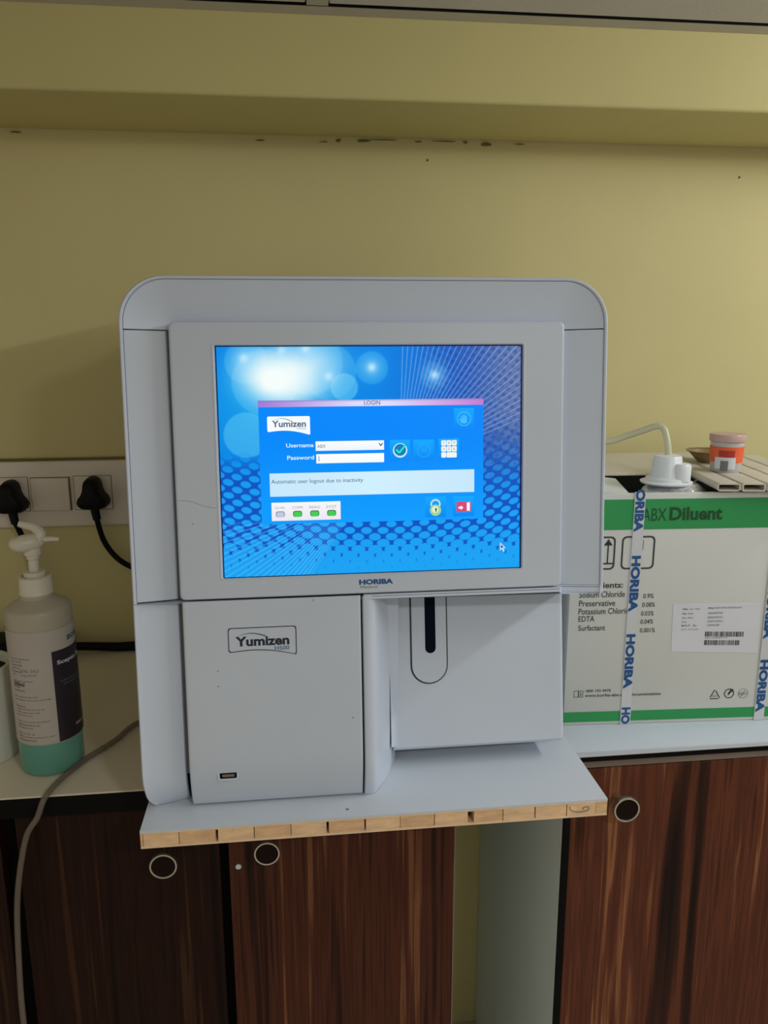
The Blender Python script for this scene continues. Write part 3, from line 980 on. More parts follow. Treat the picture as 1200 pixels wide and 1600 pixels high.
# body behind the door and the leaning recess panel
MB().add(*box(-0.188, 0.024, 0.028, YBACK, ZS - 0.2735, ZS - 0.114), fn=RA).obj('lower_body', M_PLAST2, an)
RS = math.radians(9.9)
prof = [(0.0505, -0.108), (0.0236, -0.2655), (0.0226, -0.2700), (0.0240, -0.2728), (0.0280, -0.2740), (YBACK, -0.2740), (YBACK, -0.108)]
bm = bmesh.new()
xs = [0.0195, 0.1772, 0.178, 0.1798, 0.1808, 0.1812]
ins = [0, 0, 0, 0.0004, 0.0014, 0.003]
rows = []
for x, q in zip(xs, ins):
    rows.append([bm.verts.new(RA(x, y + (q if i < 5 else 0), ZS + z)) for i, (y, z) in enumerate(prof)])
for a, b in zip(rows[:-1], rows[1:]):
    for i in range(len(prof)):
        j = (i + 1) % len(prof)
        bm.faces.new((a[i], a[j], b[j], b[i]))
bm.faces.new(rows[-1])
bm.faces.new(rows[0][::-1])
bmesh.ops.recalc_face_normals(bm, faces=bm.faces[:])
me = bpy.data.meshes.new('recess_panel')
bm.to_mesh(me)
bm.free()
rec = finish('recess_panel', me, M_PLAST, an, angle=35)
# fillet between grip and recess panel


def G3(u, s, h):                 # on the recess panel, millimetres: across, up the slope, out
    u, s, h = u / 1000, s / 1000, h / 1000
    y0, z0 = 0.0236 - (0.0505 - 0.0236) / 0.1575 * 0.0065, -0.272
    dy, dz = 0.0269 / math.hypot(0.0269, 0.1575), 0.1575 / math.hypot(0.0269, 0.1575)
    return RA(u, y0 + dy * s - dz * h, ZS + z0 + dz * s + dy * h)


rows = []
for k in range(7):
    a = PI / 2 * k / 6
    rows.append([G3(23.6 - 7 * math.sin(a), s, 0.05 + 7 - 7 * math.cos(a)) for s in (4.0, 40, 80, 120, 158)][:])
pobj('recess_fillet', *loft(rows, closed=False), M_PLAST, an)


def stadium(cx, hw, sb, stp, n=14):
    pts = [(cx + hw, stp), (cx - hw, stp)]
    for k in range(n + 1):
        a = PI + PI * k / n
        pts.append((cx + hw * math.cos(a), sb + hw + hw * math.sin(a)))
    return pts


CH = 54.1
pobj('holder_groove', *prism2d(stadium(CH - 0.2, 17.4, 60.0, 158), G3, 0.02, 0.25), M_SEAM, an, smooth=False)
hold = pobj('tube_holder_door', *prism2d(stadium(CH, 16.0, 61.4, 158), G3, 0.05, 0.9), M_PLAST, an, angle=30)
MB().add(*prism2d(stadium(55.2, 5.4, 88.2, 157), G3, 0.92, 1.0)).obj('slot_rim', M_PLAST2, hold, smooth=False)
MB().add(*prism2d(stadium(55.2, 4.9, 88.7, 157), G3, 1.0, 1.06)).obj('tube_slot', M_BLACK, hold, smooth=False)

# usb port on the service door
wp = 1.7 - dent(-258, -242, 92)
mb = MB()
V1 = [F3(u, v, wp - 0.4) for u, v in rrect(-135.0, -117.4, -264.0, -252.8, 2.2)]
V2 = [F3(u, v, wp + 0.35) for u, v in rrect(-134.6, -117.8, -263.6, -253.2, 2.0)]
V3 = [F3(u, v, wp + 0.25) for u, v in rrect(-133.2, -119.0, -262.4, -254.4, 1.2)]
V4 = [F3(u, v, wp - 0.3) for u, v in rrect(-133.0, -119.2, -262.2, -254.6, 1.0)]
usb = pobj('usb_port', *loft([V1, V2, V3, V4]), M_PLAST2, an)
MB().add(*prism2d(rrect(-133.1, -119.1, -262.3, -254.5, 1.0), F3, wp - 0.35, wp + 0.05)).obj('port_cavity', M_BLACK, usb, smooth=False)
MB().add(*prism2d(rrect(-131.0, -121.0, -260.9, -258.6, 0.2, 2), F3, wp + 0.06, wp + 0.16)).obj('port_tongue', mat('port_metal', (0.25, 0.20, 0.17), 0.4, metal=0.6), usb, smooth=False)
# product badge on the door
HB = 1.78
po = logo_poly(-122.0, -66.4, -154.4, -133.6, 3.6, 2.0)
pi_ = []
cxm, cym = -94.2, -145
for x, y in po:
    pi_.append((x + (0.75 if x < cxm else -0.75) * min(1, abs(x - cxm) / 22), y + (0.75 if y < cym else -0.75)))
MB().add(*ring2d(po, pi_, F3, HB)).obj('badge_outline', M_NAVY, door, smooth=False, recalc=False)
lettering('badge_lettering', [('Yumizen', -116.2, -72.3, -149.4, -141.2, 0.038, F3, HB)], M_NAVY, door)
lettering('badge_lettering', [('H500', -84.4, -72.5, -153.6, -150.2, 0.008, F3, HB)], M_BLUE, door)
MB().add(*arc_band(-115.5, -91.5, -143.4, -138.6, F3, HB, 1.1)).obj('badge_swoosh', M_BLUE, door, smooth=False, recalc=False)
# rubber feet
for x, y in ((-0.160, 0.05), (0.16, 0.11), (-0.165, 0.31), (0.16, 0.31)):
    MB().add(*lathe([(0.0005, 0), (0.011, 0), (0.012, 0.002), (0.010, 0.0164), (0.0005, 0.0164)], x, y, ZB, 20), fn=RA).obj('foot', M_EDGE, an)

# ------------------------------------------------------------------ carton of reagent
BW, BDp, BH = 0.285, 0.262, 0.2515
bx = empty('reagent_box', (0.2125, 0.112, ZC), math.radians(-3.2))
tag(bx, 'white and green diluent carton tied with printed straps', 'box')
t_ = 0.004
rb = pobj('front_side', *box(0, BW, 0, t_, 0, BH, 0.0015, 2), M_CARD, bx)
pobj('back_side', *box(0, BW, BDp - t_, BDp, 0, BH, 0.0015, 2), M_CARD, bx)
pobj('left_side', *box(0, t_, t_, BDp - t_, 0, BH, 0.001, 1), M_CARD, bx)
pobj('right_side', *box(BW - t_, BW, t_, BDp - t_, 0, BH, 0.001, 1), M_CARD, bx)
pobj('bottom', *box(t_, BW - t_, t_, BDp - t_, 0, t_), M_CARD, bx, smooth=False)


def sheet(P, th):
    """a thin solid flap from four corners"""
    P = [Vector(p) for p in P]
    n = (P[1] - P[0]).cross(P[3] - P[0]).normalized() * th
    V = [tuple(p) for p in P] + [tuple(p + n) for p in P]
    return V, [(0, 1, 2, 3), (4, 5, 6, 7), (0, 1, 5, 4), (1, 2, 6, 5), (2, 3, 7, 6), (3, 0, 4, 7)]


M_KRAFT = mat('carton_inside', (0.60, 0.55, 0.43), 0.7, var=0.06, vscale=10)
pobj('flap', *sheet([(0.003, 0.100, BH + 0.0006), (BW - 0.003, 0.100, BH + 0.0006), (BW - 0.003, BDp + 0.004, BH + 0.0010), (0.003, BDp + 0.004, BH + 0.0010)], 0.0014), M_KRAFT, bx, smooth=False)
pobj('flap', *sheet([(0.003, 0.0045, BH + 0.0020), (0.058, 0.0045, BH - 0.0030), (0.075, 0.095, BH - 0.0030), (0.003, 0.095, BH + 0.0060)], 0.0014), M_CARD, bx, smooth=False)
pobj('flap', *sheet([(0.175, 0.0045, BH - 0.0022), (BW - 0.005, 0.0045, BH - 0.0022), (BW - 0.005, 0.098, BH - 0.0022), (0.165, 0.098, BH - 0.0022)], 0.0014), M_KRAFT, bx, smooth=False)


def BF(x, z, h):                  # on the front of the carton: world X and display-relative Z as measured, out
    return (x - 0.2125, -h, z + ZS - ZC)


B1 = 0.0003
for za, zb_, xo in ((-0.0605, -0.0918, 0), (-0.2905, -0.3020, 0)):
    pobj('green_band', *prism2d([(0.2127, zb_), (0.2125 + BW - 0.0002, zb_), (0.2125 + BW - 0.0002, za), (0.2127, za)], BF, 0.0, B1), M_GREEN, rb, smooth=False)
lettering('carton_lettering', [('ABX', 0.2830, 0.3080, -0.0830, -0.0700, 0.0, BF, 0.0005), ('Diluent', 0.3110, 0.3660, -0.0830, -0.0690, 0.035, BF, 0.0005)], M_PGREEN, rb)
for xa, xb in ((0.2270, 0.2575), (0.2640, 0.2985)):
    MB().add(*ring2d(rrect(xa, xb, -0.1335, -0.0985, 0.005), rrect(xa + 0.0017, xb - 0.0017, -0.1318, -0.1002, 0.0038), BF, B1)).obj('handling_icon', M_INK, rb, smooth=False, recalc=False)
MB().add(*stroke([(0.2470, -0.1060), (0.2530, -0.1060)], 0.0012, BF, B1)).add(*flat([(0.2500, -0.1010), (0.2545, -0.1080), (0.2455, -0.1080)], BF, B1)).add(*stroke([(0.2455, -0.1270), (0.2560, -0.1270)], 0.0016, BF, B1)).add(*stroke([(0.2500, -0.1080), (0.2500, -0.1270)], 0.0014, BF, B1)).obj('handling_icon', M_INK, rb, smooth=False, recalc=False)
MB().add(*stroke([(0.2865, -0.1030), (0.2860, -0.1130)], 0.0006, BF, B1)).obj('handling_icon', M_INKG, rb, smooth=False, recalc=False)
IT = [('Ingredients:', 0.2215, 0.2680, -0.1550, -0.1468, 0.018), ('Sodium Chloride', 0.2228, 0.2705, -0.1630, -0.1565, 0.006), ('Preservative', 0.2230, 0.2610, -0.1725, -0.1660, 0.006),
      ('Potassium Chloride', 0.2230, 0.2790, -0.1812, -0.1747, 0.006), ('EDTA', 0.2232, 0.2400, -0.1890, -0.1830, 0.006), ('Surfactant', 0.2235, 0.2520, -0.1990, -0.1930, 0.006),
      ('0.9%', 0.2900, 0.3010, -0.1650, -0.1600, 0.004), ('0.08%', 0.2895, 0.3030, -0.1745, -0.1695, 0.004), ('0.03%', 0.2890, 0.3025, -0.1840, -0.1790, 0.004), ('0.04%', 0.2890, 0.3025, -0.1930, -0.1880, 0.004), ('0.001%', 0.2890, 0.3050, -0.2025, -0.1975, 0.004)]
lettering('carton_lettering', [(a, b, c, d, e, f, BF, B1) for a, b, c, d, e, f in IT], M_INK, rb)
lettering('carton_lettering', [('1800 103 4478', 0.2350, 0.2620, -0.2680, -0.2650, 0.01, BF, B1), ('www.horiba-abx.com/documentation', 0.2345, 0.3165, -0.2735, -0.2700, 0.012, BF, B1)], M_INK, rb)
MB().add(*ring2d(rrect(0.2225, 0.2275, -0.2735, -0.2660, 0.0004, 2), rrect(0.2230, 0.2270, -0.2730, -0.2665, 0.0003, 2), BF, B1)).add(*ring2d(rrect(0.2275, 0.2325, -0.2735, -0.2660, 0.0004, 2), rrect(0.2280, 0.2320, -0.2730, -0.2665, 0.0003, 2), BF, B1)).add(*text_fit('i', 0.2294, 0.2304, -0.2720, -0.2676, BF, B1, 0.02)).obj('manual_icon', M_INK, rb, smooth=False, recalc=False)
# recycling marks
mb = MB()
tri = [(0.3757, -0.2688), (0.3702, -0.2795), (0.3818, -0.2795)]
for a, b in ((0, 1), (1, 2), (2, 0)):
    p, q = tri[a], tri[b]
    mb.add(*stroke([(p[0] + (q[0] - p[0]) * .06, p[1] + (q[1] - p[1]) * .06), (p[0] + (q[0] - p[0]) * .86, p[1] + (q[1] - p[1]) * .86)], 0.0010, BF, B1))
mb.add(*text_fit('PAP', 0.3733, 0.3783, -0.2775, -0.2757, BF, B1, 0.0))
mb.obj('recycling_mark', M_INK, rb, smooth=False, recalc=False)
mb = MB().add(*ring2d(circ(0.3915, -0.2740, 0.0056, 24, 0.5, 2 * PI + 0.1), circ(0.3915, -0.2740, 0.0046, 24, 0.5, 2 * PI + 0.1), BF, B1))
mb.add(*flat([(0.3905, -0.2765), (0.3900, -0.2735), (0.3925, -0.2705), (0.3915, -0.2690), (0.3955, -0.2690), (0.3955, -0.2725), (0.3942, -0.2718), (0.3922, -0.2745)], BF, B1))
mb.obj('recycling_mark', M_INK, rb, smooth=False, recalc=False)
mb = MB().add(*ring2d(circ(0.4070, -0.2745, 0.0056, 20), circ(0.4070, -0.2745, 0.0052, 20), BF, B1))
mb.add(*text_fit('RESY', 0.4025, 0.4115, -0.2765, -0.2730, BF, B1, 0.0)).add(*stroke([(0.4040, -0.2790), (0.4090, -0.2705)], 0.0005, BF, B1))
mb.obj('recycling_mark', M_INKG, rb, smooth=False, recalc=False)
# printed sticker with bar codes
lab = pobj('sticker', *prism2d([(0.3240, -0.2245), (0.4180, -0.2285), (0.4165, -0.1735), (0.3225, -0.1720)], BF, 0.0, 0.0004), M_LABEL, rb, smooth=False)
mb = MB()
rnd = random.Random(5)
for (x0, x1, y0, y1) in ((0.3590, 0.4015, -0.2085, -0.2030), (0.3590, 0.3975, -0.2180, -0.2125)):
    x = x0
    while x < x1:
        w = rnd.choice((0.0004, 0.0008, 0.0012))
        mb.add(*flat([(x, y0 - (x - .36) * .03), (x + w, y0 - (x - .36) * .03), (x + w, y1 - (x - .36) * .03), (x, y1 - (x - .36) * .03)], BF, 0.0006))
        x += w + rnd.choice((0.0004, 0.0006, 0.0009))
mb.obj('barcode', M_INK, rb, smooth=False, recalc=False)
SL = [('Mfg. Lic. No.', 0.3330, 0.3520, -0.1790, -0.1768), ('Mfg/25D/2012/Diluent', 0.3600, 0.3960, -0.1785, -0.1762), ('Mfg. Date', 0.3330, 0.3445, -0.1840, -0.1818), ('2023/07/22', 0.3600, 0.3760, -0.1838, -0.1816),
      ('Exp. Date', 0.3330, 0.3445, -0.1885, -0.1863), ('2025/07/21', 0.3600, 0.3760, -0.1885, -0.1863), ('Lot', 0.3330, 0.3380, -0.1925, -0.1905), ('230722D1', 0.3600, 0.3770, -0.1928, -0.1908),
      ('M.R.P.  Rs', 0.3330, 0.3490, -0.1970, -0.1948), ('13050.00', 0.3600, 0.3735, -0.1970, -0.1950), ('(incl. of taxes)', 0.3330, 0.3510, -0.2010, -0.1994), ('REF 1220001515', 0.3595, 0.3830, -0.2108, -0.2094)]
lettering('sticker_lettering', [(a, b, c, d, e, 0.01, BF, 0.0006) for a, b, c, d, e in SL], M_INKG, rb)

# printed straps
def strap(x_c, words):
    xs_ = x_c - 0.2125
    V, F = box(xs_ - 0.0055, xs_ + 0.0055, -0.0012, -0.0004, 0.0005, BH + 0.0015)
    s_ = pobj('strap', V, F, M_TAPE, bx, smooth=False)
    pts = [(-0.0004, BH + 0.0006), (0.024, BH + 0.0008 - 0.004)]
    V, F = box(xs_ - 0.0055, xs_ + 0.0055, -0.0012, 0.012, BH + 0.0008, BH + 0.0016)
    for z0, ln in words:
        mb = MB()
        body = 'HORIBA' if ln > 0 else ('HO' if ln < 0 and ln > -0.03 else 'ORIBA')
        L_ = abs(ln)
        # reads downwards
        mb.add(*text_fit(body, z0, z0 + L_, -0.0048, 0.0048, lambda a, b, h: (xs_ + b, -h, -a + ZS - ZC), 0.0015, 0.05))
        mb.obj('strap_lettering', M_BLUE, s_, smooth=False, recalc=False)


strap(0.2795, [(0.0500, -0.0440), (0.1190, 0.0600), (0.2035, 0.0610), (0.2860, -0.0190)])
strap(0.4265, [(0.0680, 0.0590), (0.1525, 0.0600), (0.2360, 0.0600)])

# ------------------------------------------------------------------ liquid container in the carton with its cap and hose
rc = empty('reagent_container', (0.338, 0.160, ZC + 0.006))
tag(rc, 'clear liquid container with milky cap and hose inside the carton', 'container')
R = rel(rc)
MB().add(*box(0.228, 0.470, 0.1225, 0.345, ZC + 0.006, ZC + 0.212, 0.02, 4), fn=R).obj('bag', M_FOIL, rc)
ZK = ZS - 0.0630
MB().add(*lathe([(0.001, -0.04), (0.034, -0.038), (0.035, -0.002), (0.0320, 0.004), (0.0265, 0.0085), (0.0230, 0.0105), (0.001, 0.0105)], 0.336, 0.150, ZK, 36), fn=R).obj('neck', M_FOIL, rc)
MB().add(*lathe([(0.001, 0.0108), (0.0262, 0.0108), (0.0268, 0.0126), (0.0225, 0.0138), (0.0215, 0.0145), (0.0212, 0.0165), (0.0170, 0.0178), (0.0164, 0.0190), (0.0142, 0.0385), (0.0133, 0.0400), (0.001, 0.0402)], 0.3265, 0.150, ZK, 40), fn=R).obj('cap', M_CAP, rc)
MB().add(*lathe([(0.001, 0.0145), (0.0100, 0.0145), (0.0100, 0.0305), (0.0088, 0.0328), (0.001, 0.033)], 0.3365, 0.139, ZK, 24), fn=R).obj('vent_cap', M_CAP, rc)
MB().add(*tube([(0.3290, 0.154, ZK + 0.036), (0.3285, 0.156, ZK + 0.050), (0.3262, 0.162, ZK + 0.0655), (0.3200, 0.167, ZK + 0.0690), (0.308, 0.174, ZK + 0.0635), (0.293, 0.182, ZK + 0.0570), (0.275, 0.19, ZK + 0.050), (0.24, 0.21, ZK + 0.047), (0.198, 0.23, ZK + 0.045)], 0.0035, 14, 8), fn=R).obj('hose', M_HOSE, rc)

# ------------------------------------------------------------------ hollow plastic panel on the carton, dish and cup on it
hp = empty('hollow_panel', (0.429, 0.178, ZC + BH), math.radians(-9))
tag(hp, 'beige hollow plastic panel lying across the carton top', 'panel')
ZP0, ZP1 = 0.0024, 0.0104
cw = 0.0245
for i in range(5):
    xa = -0.062 + i * cw
    # each channel: an open rectangular tube
    n = 6
    outer = rrect(xa + 0.0008, xa + cw - 0.0008, ZP0, ZP1, 0.0016 if i else 0.0034, n)
    inner = rrect(xa + 0.0022, xa + cw - 0.0022, ZP0 + 0.0014, ZP1 - 0.0014, 0.0010, n)
    r = [[(x, y, z) for x, z in pl] for pl, y in ((inner, -0.092), (outer, -0.092), (outer, 0.105), (inner, 0.105), (inner, -0.092))]
    pobj('channel', *loft(r), M_PVC, hp, angle=40)
    if i < 4:
        pobj('rib', *box(xa + cw - 0.0009, xa + cw + 0.0009, -0.0905, 0.105, ZP0 + 0.001, ZP1 - 0.0016), M_PVC, hp, smooth=False)
ZPT = ZC + BH + ZP1 + 0.0001
cu = empty('sample_cup', (0.4020, 0.168, ZPT))
tag(cu, 'small clear cup with orange label and pink lid', 'cup')
pobj('cup_body', *lathe([(0.0008, 0), (0.0150, 0), (0.0158, 0.001), (0.0172, 0.032), (0.0160, 0.032), (0.0146, 0.0014), (0.0008, 0.0014)], n=32), M_CLEAR, cu)
pobj('lid', *lathe([(0.0008, 0.0405), (0.0180, 0.0405), (0.0186, 0.0395), (0.0186, 0.0335), (0.0180, 0.0325), (0.0174, 0.0325), (0.0172, 0.0392), (0.0008, 0.0395)], n=36), M_LID, cu)


def wrap(r, a0, a1, z0, z1, n=18, th=0.0003, r1=None):
    r1 = r if r1 is None else r1
    rings = []
    for (rr0, rr1) in ((r, r1), (r + th, r1 + th)):
        rings.append([[(q * math.cos(a0 + (a1 - a0) * k / n), q * math.sin(a0 + (a1 - a0) * k / n), z) for k in range(n + 1)] for q, z in ((rr0, z0), (rr1, z1))])
    (A, B), (C, D) = rings
    return loft([A, C, D, B, A], closed=False)


lb = pobj('label_sleeve', *wrap(0.0164, 0, 2 * PI, 0.0105, 0.0275, 36, r1=0.0171), M_ORANGE, cu)
pobj('label_print', *wrap(0.01695, math.radians(-146), math.radians(-92), 0.0170, 0.0240, 14, r1=0.0173), M_RED, lb)
pobj('label_print', *wrap(0.01665, math.radians(-160), math.radians(-86), 0.0040, 0.0165, 14, r1=0.01695), M_LABEL, lb)
pobj('label_print', *wrap(0.0169, math.radians(-138), math.radians(-112), 0.0020, 0.0130, 8, r1=0.01715), M_INKG, lb)
di = empty('shallow_dish', (0.4170, 0.230, ZPT))
tag(di, 'small brown metal dish behind the orange cup', 'dish')
pobj('bowl', *lathe([(0.0008, 0.0), (0.012, 0.0), (0.016, 0.004), (0.023, 0.0115), (0.0235, 0.0125), (0.0222, 0.0122), (0.017, 0.0055), (0.011, 0.0016), (0.0008, 0.0016)], n=36), M_BRASSD, di)
pobj('rim', *lathe([(0.0230, 0.0116), (0.0262, 0.0130), (0.0263, 0.0138), (0.0228, 0.0132), (0.0230, 0.0116)], n=36, cap=False), M_BRASSD, di)

# ------------------------------------------------------------------ soap bottle
bt = empty('pump_bottle', (-0.3055, 0.100, ZC), math.radians(0))
tag(bt, 'pump bottle of green hand rub on the worktop', 'bottle')
r0 = 0.0292
pobj('bottle_shell', *lathe([(r0, 0.0335), (r0, 0.1585), (r0 - 0.0006, 0.1612), (r0 - 0.0024, 0.1630), (0.0175, 0.1682), (0.0150, 0.1700), (0.0145, 0.1745), (0.0008, 0.1745)], n=48), M_BOT, bt)
pobj('liquid_base', *lathe([(0.0008, 0.0), (r0 - 0.005, 0.0), (r0 - 0.0015, 0.0018), (r0 - 0.0002, 0.0055), (r0 - 0.0002, 0.0335), (0.0008, 0.0335)], n=48), M_LIQ, bt)
pobj('collar', *lathe([(0.0008, 0.1735), (0.0148, 0.1735), (0.0152, 0.1745), (0.0148, 0.1755), (0.0142, 0.1895), (0.0125, 0.1905), (0.0118, 0.1890), (0.0098, 0.1890), (0.0098, 0.1935), (0.0088, 0.1945), (0.0008, 0.1945)], n=36), M_PUMP, bt)
pobj('pump_stem', *lathe([(0.0008, 0.194), (0.0046, 0.194), (0.0046, 0.2055), (0.0056, 0.2065), (0.0060, 0.2100), (0.0076, 0.2105), (0.0080, 0.2185), (0.0008, 0.2185)], n=24), M_PUMP, bt)
# pump head: a bent swan-neck saddle with a thin spout
hd = MB()
hd.add(*tube([(-0.0150, -0.004, 0.2235), (-0.010, -0.006, 0.2218), (-0.002, -0.003, 0.2220), (0.006, 0.0, 0.2232), (0.010, 0.0, 0.2245)], 0.006, 14, 6, rfun=lambda t: 0.0048 + 0.0035 * math.sin(PI * min(1, t * 1.1))))
hd.add(*tube([(0.004, 0.0, 0.2215), (0.008, 0.001, 0.2290), (0.003, 0.002, 0.2350), (-0.005, 0.002, 0.2375), (-0.0105, 0.001, 0.2395)], 0.005, 12, 6, rfun=lambda t: 0.0062 - 0.0036 * t))
hd.obj('pump_head', M_PUMP, bt)
pobj('spout', *tube([(0.006, 0.0, 0.2240), (0.016, 0.0, 0.2245), (0.0245, 0.0, 0.2240)], 0.0026, 12, 5, rfun=lambda t: 0.0030 - 0.0012 * t), M_PUMP, bt)
aM = math.radians(-58)          # border between the pale and the dark half of the label, facing the camera
lp = pobj('label', *wrap(r0 + 0.0002, math.radians(-205), math.radians(40), 0.0345, 0.1445, 44), M_BLAB, bt)
pobj('label_dark_half', *wrap(r0 + 0.0006, aM, math.radians(38), 0.0345, 0.1240, 26), M_BLABD, lp)


def BC(a, z, h):                   # wrapped round the bottle: arc length in metres from the border, height, out
    q = aM + a / r0
    return ((r0 + h) * math.cos(q), (r0 + h) * math.sin(q), z)


lettering('label_lettering', [('scepto', 0.0165, 0.052, 0.1285, 0.1365, 0.03, BC, 0.0006)], M_TEALT, lp)
lettering('label_lettering', [('Scepto Rub', 0.0040, 0.040, 0.1095, 0.1145, 0.02, BC, 0.0010), ('500ml', 0.018, 0.030, 0.0445, 0.0468, 0.0, BC, 0.0010)], M_WTEXT, lp)
lettering('label_lettering', [('alcohol based hand rub', 0.0055, 0.034, 0.0930, 0.0950, 0.0, BC, 0.0010), ('with moisturiser', 0.0080, 0.030, 0.0895, 0.0915, 0.0, BC, 0.0010)], M_INKG, lp)
rows_ = ['Active Ingredients', 'per 100 ml:', 'Alcohol 70%', 'Isopropyl', 'Emollients', 'q.s.', '', 'Antiseptic solution', '500ml', 'Dosage:', 'As directed', '', 'For external use only.', 'Store below 30 C away from light', '', 'Directions', 'Apply on hands and rub dry', 'until evaporated fully', 'Highly flammable', '', 'Keep out of reach of children', 'Shake well before use', 'Manufactured by', '', 'Mfg. Lic. No. 22', 'Batch and expiry printed on pack', 'Marketed in India']
items, items_r, items_b = [], [], []
for i, t in enumerate(rows_):
    if not t:
        continue
    z = 0.1185 - i * 0.0031
    x0 = -0.0385
    if t == '500ml':
        items_b.append((t, x0, x0 + 0.0125, z - 0.0012, z + 0.0030, 0.03, BC, 0.0006))
        continue
    ln = 0.0011 * len(t)
    (items_r if t == 'Highly flammable' else items).append((t, x0, x0 + ln, z, z + 0.0016, 0.0, BC, 0.0006))
lettering('label_lettering', items, M_INK, lp)
lettering('label_lettering', items_b, M_INK, lp)
lettering('label_lettering', items_r, M_REDT, lp)
lettering('label_lettering', [('B.No. 0423', -0.0280, -0.0120, 0.1065, 0.1095, 0.0, BC, 0.0006), ('Exp 03/26', -0.0280, -0.0140, 0.1020, 0.1050, 0.0, BC, 0.0006)], M_INKG, lp)

# ------------------------------------------------------------------ open white tub at the left edge
tb = empty('open_tub', (-0.3865, 0.130, ZC))
tag(tb, 'white open-topped cylinder cut off by the left edge', 'tub')
pobj('wall', *lathe([(0.0008, 0.0), (0.0400, 0.0), (0.0410, 0.001), (0.0400, 0.0920), (0.0392, 0.0935), (0.0365, 0.0935), (0.0355, 0.0915), (0.0350, 0.003), (0.0008, 0.003)], n=56), M_ROLL, tb)
pobj('hollow_shade', *lathe([(0.0008, 0.0035), (0.0348, 0.0035), (0.0353, 0.084), (0.0008, 0.080)], n=40), M_KNOB, tb)  # dark fill paints the shade inside the hollow tub

# ------------------------------------------------------------------ switch board, plugs and leads
sb = empty('switch_board', (-0.36, YW, ZS - 0.137))
tag(sb, 'off-white wall socket board with a wide switch', 'socket')
R = rel(sb)
sbp = MB().add(*box(-0.52, -0.235, YW - 0.011, YW - 0.0005, ZS - 0.1365, ZS - 0.0520, 0.003, 3), fn=R).obj('plate', M_PLATE, sb)
MB().add(*box(-0.52, -0.235, YW - 0.0040, YW - 0.0004, ZS - 0.0518, ZS - 0.0490), fn=R).obj('top_dark_strip', M_OCHRE, sb, smooth=False)  # thin dark strip along the plate's upper edge
MB().add(*box(-0.3945, -0.3462, YW - 0.0114, YW - 0.0106, ZS - 0.1150, ZS - 0.0718), fn=R).obj('switch_gap', M_OCHRE, sb, smooth=False)
V, F = box(-0.3935, -0.3472, YW - 0.0145, YW - 0.0108, ZS - 0.1142, ZS - 0.0726, 0.001, 2)
V = [(x, y - (0.0022 if x > -0.37 and y < YW - 0.0125 else 0), z) for x, y, z in V]
MB().add(V, F, fn=R).obj('rocker_switch', M_PLATE, sb)
for xa, xb in ((-0.4460, -0.3975), (-0.3415, -0.2960)):
    MB().add(*box(xa - 0.0007, xb + 0.0007, YW - 0.0114, YW - 0.0106, ZS - 0.1150, ZS - 0.0708), fn=R).obj('socket_gap', M_OCHRE, sb, smooth=False)
    MB().add(*box(xa, xb, YW - 0.0120, YW - 0.0108, ZS - 0.1143, ZS - 0.0715, 0.0004, 1), fn=R).obj('socket_face', M_PLATE, sb)


def plug(cx, cz, lead, label):
    p = empty('power_plug', (cx, YW - 0.0122, cz))
    tag(p, label, 'plug')
    # rounded triangular body
    half = [(0.0, 0.0208), (0.0048, 0.0198), (0.0083, 0.0165), (0.0098, 0.0115), (0.0108, 0.0050), (0.0132, -0.0010), (0.0172, -0.0055), (0.0190, -0.0105), (0.0178, -0.0155), (0.0135, -0.0188), (0.0070, -0.0200), (0.0, -0.0202)]
    ol = half + [(-x, z) for x, z in half[-2:0:-1]]

    def tri(sc):
        return [(x * sc, z * sc) for x, z in ol]
    rings = []
    for y, sc in ((0.0, 0.93), (-0.004, 1.0), (-0.016, 1.0), (-0.024, 0.95), (-0.029, 0.84), (-0.031, 0.6)):
        rings.append([(x, y, z) for x, z in tri(sc)])
    pobj('plug_body', *loft(rings, True, True, True), M_PLUG, p, angle=50)
    pobj('strain_relief', *tube([(0.0, -0.012, -0.012), (0.001, -0.013, -0.022), (0.003, -0.014, -0.034)], 0.006, 12, 5, rfun=lambda t: 0.0062 - 0.0014 * t), M_PLUG, p)
    pobj('lead', *tube([(0.002, -0.0138, -0.030)] + [(x - cx, y - (YW - 0.0122), z - cz) for x, y, z in lead], 0.0036, 10, 7), M_PLUG, p)


plug(-0.3160, ZS - 0.0910, [(-0.3103, 0.386, ZS - 0.1545), (-0.2965, 0.386, ZS - 0.1775), (-0.2763, 0.386, ZS - 0.1925), (-0.24, 0.385, ZS - 0.205), (-0.20, 0.38, ZS - 0.212), (-0.17, 0.36, ZS - 0.214)], 'black plug with curved lead beside the analyser')
plug(-0.4150, ZS - 0.0935, [(-0.408, 0.384, ZS - 0.150), (-0.400, 0.380, ZS - 0.180), (-0.392, 0.374, ZS - 0.215), (-0.385, 0.37, ZS - 0.262)], 'black plug above the pump bottle, at the left edge')

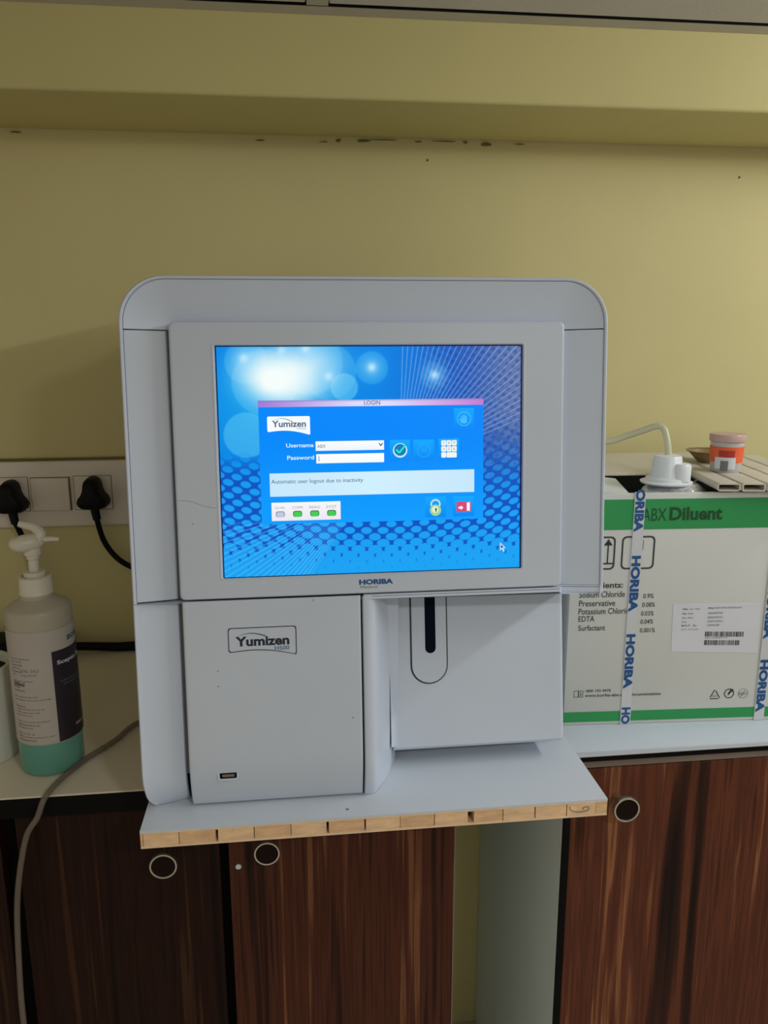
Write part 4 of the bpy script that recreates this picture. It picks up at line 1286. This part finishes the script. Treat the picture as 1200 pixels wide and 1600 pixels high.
# black adapter with its lead at the foot of the wall
ad = empty('power_adapter', (-0.405, 0.37, ZC))
tag(ad, 'black power adapter against the wall behind the pump bottle', 'adapter')
R = rel(ad)
MB().add(*box(-0.50, -0.372, 0.345, 0.393, ZC + 0.0003, ZC + 0.0310, 0.004, 3), fn=R).obj('case', M_PLUG, ad)
MB().add(*tube([(-0.376, 0.374, ZC + 0.0130), (-0.350, 0.376, ZC + 0.0120), (-0.330, 0.378, ZC + 0.0100), (-0.300, 0.382, ZC + 0.0065), (-0.270, 0.382, ZC + 0.0070), (-0.240, 0.380, ZC + 0.0085), (-0.20, 0.376, ZC + 0.0085), (-0.16, 0.370, ZC + 0.008)], 0.006, 12, 7, rfun=lambda t: 0.0052 + 0.0018 * t), fn=R).obj('thick_lead', M_PLUG, ad)
for k, P in enumerate(([(-0.190, 0.345, ZC + 0.0016), (-0.225, 0.338, ZC + 0.0016), (-0.252, 0.352, ZC + 0.0016), (-0.235, 0.362, ZC + 0.0026), (-0.195, 0.362, ZC + 0.004)],
                       [(-0.190, 0.300, ZC + 0.0016), (-0.225, 0.318, ZC + 0.0016), (-0.252, 0.345, ZC + 0.003), (-0.240, 0.356, ZC + 0.005), (-0.20, 0.352, ZC + 0.006)])):
    w = tag(pobj('thin_wire', *tube(P, 0.0014, 8, 7), M_WIRE), ['thin grey wire loop on the worktop, the one nearer the wall', 'thin grey wire loop on the worktop, the one farther from the wall'][k], 'wire', 'thin wires behind the analyser')

# drain hose running over the worktop edge
o = pobj('drain_hose', *tube([(-0.175, 0.205, ZC + 0.0038), (-0.2342, 0.170, ZC + 0.0036), (-0.2535, 0.1302, ZC + 0.0036), (-0.2740, 0.0953, ZC + 0.0036), (-0.2870, 0.062, ZC + 0.0040), (-0.2945, 0.0345, ZC + 0.0020), (-0.3010, 0.0290, ZC - 0.014), (-0.3133, 0.0290, ZS - 0.3415), (-0.3256, 0.0290, ZS - 0.3989), (-0.3310, 0.0290, ZS - 0.4666), (-0.3332, 0.0290, ZS - 0.5374), (-0.330, 0.0290, ZS - 0.64), (-0.32, 0.029, 0.15), (-0.315, 0.02, 0.0045), (-0.315, -0.06, 0.004)], 0.0027, 12, 8), M_DRAIN)
tag(o, 'smoky clear hose draped over the front of the worktop', 'hose')
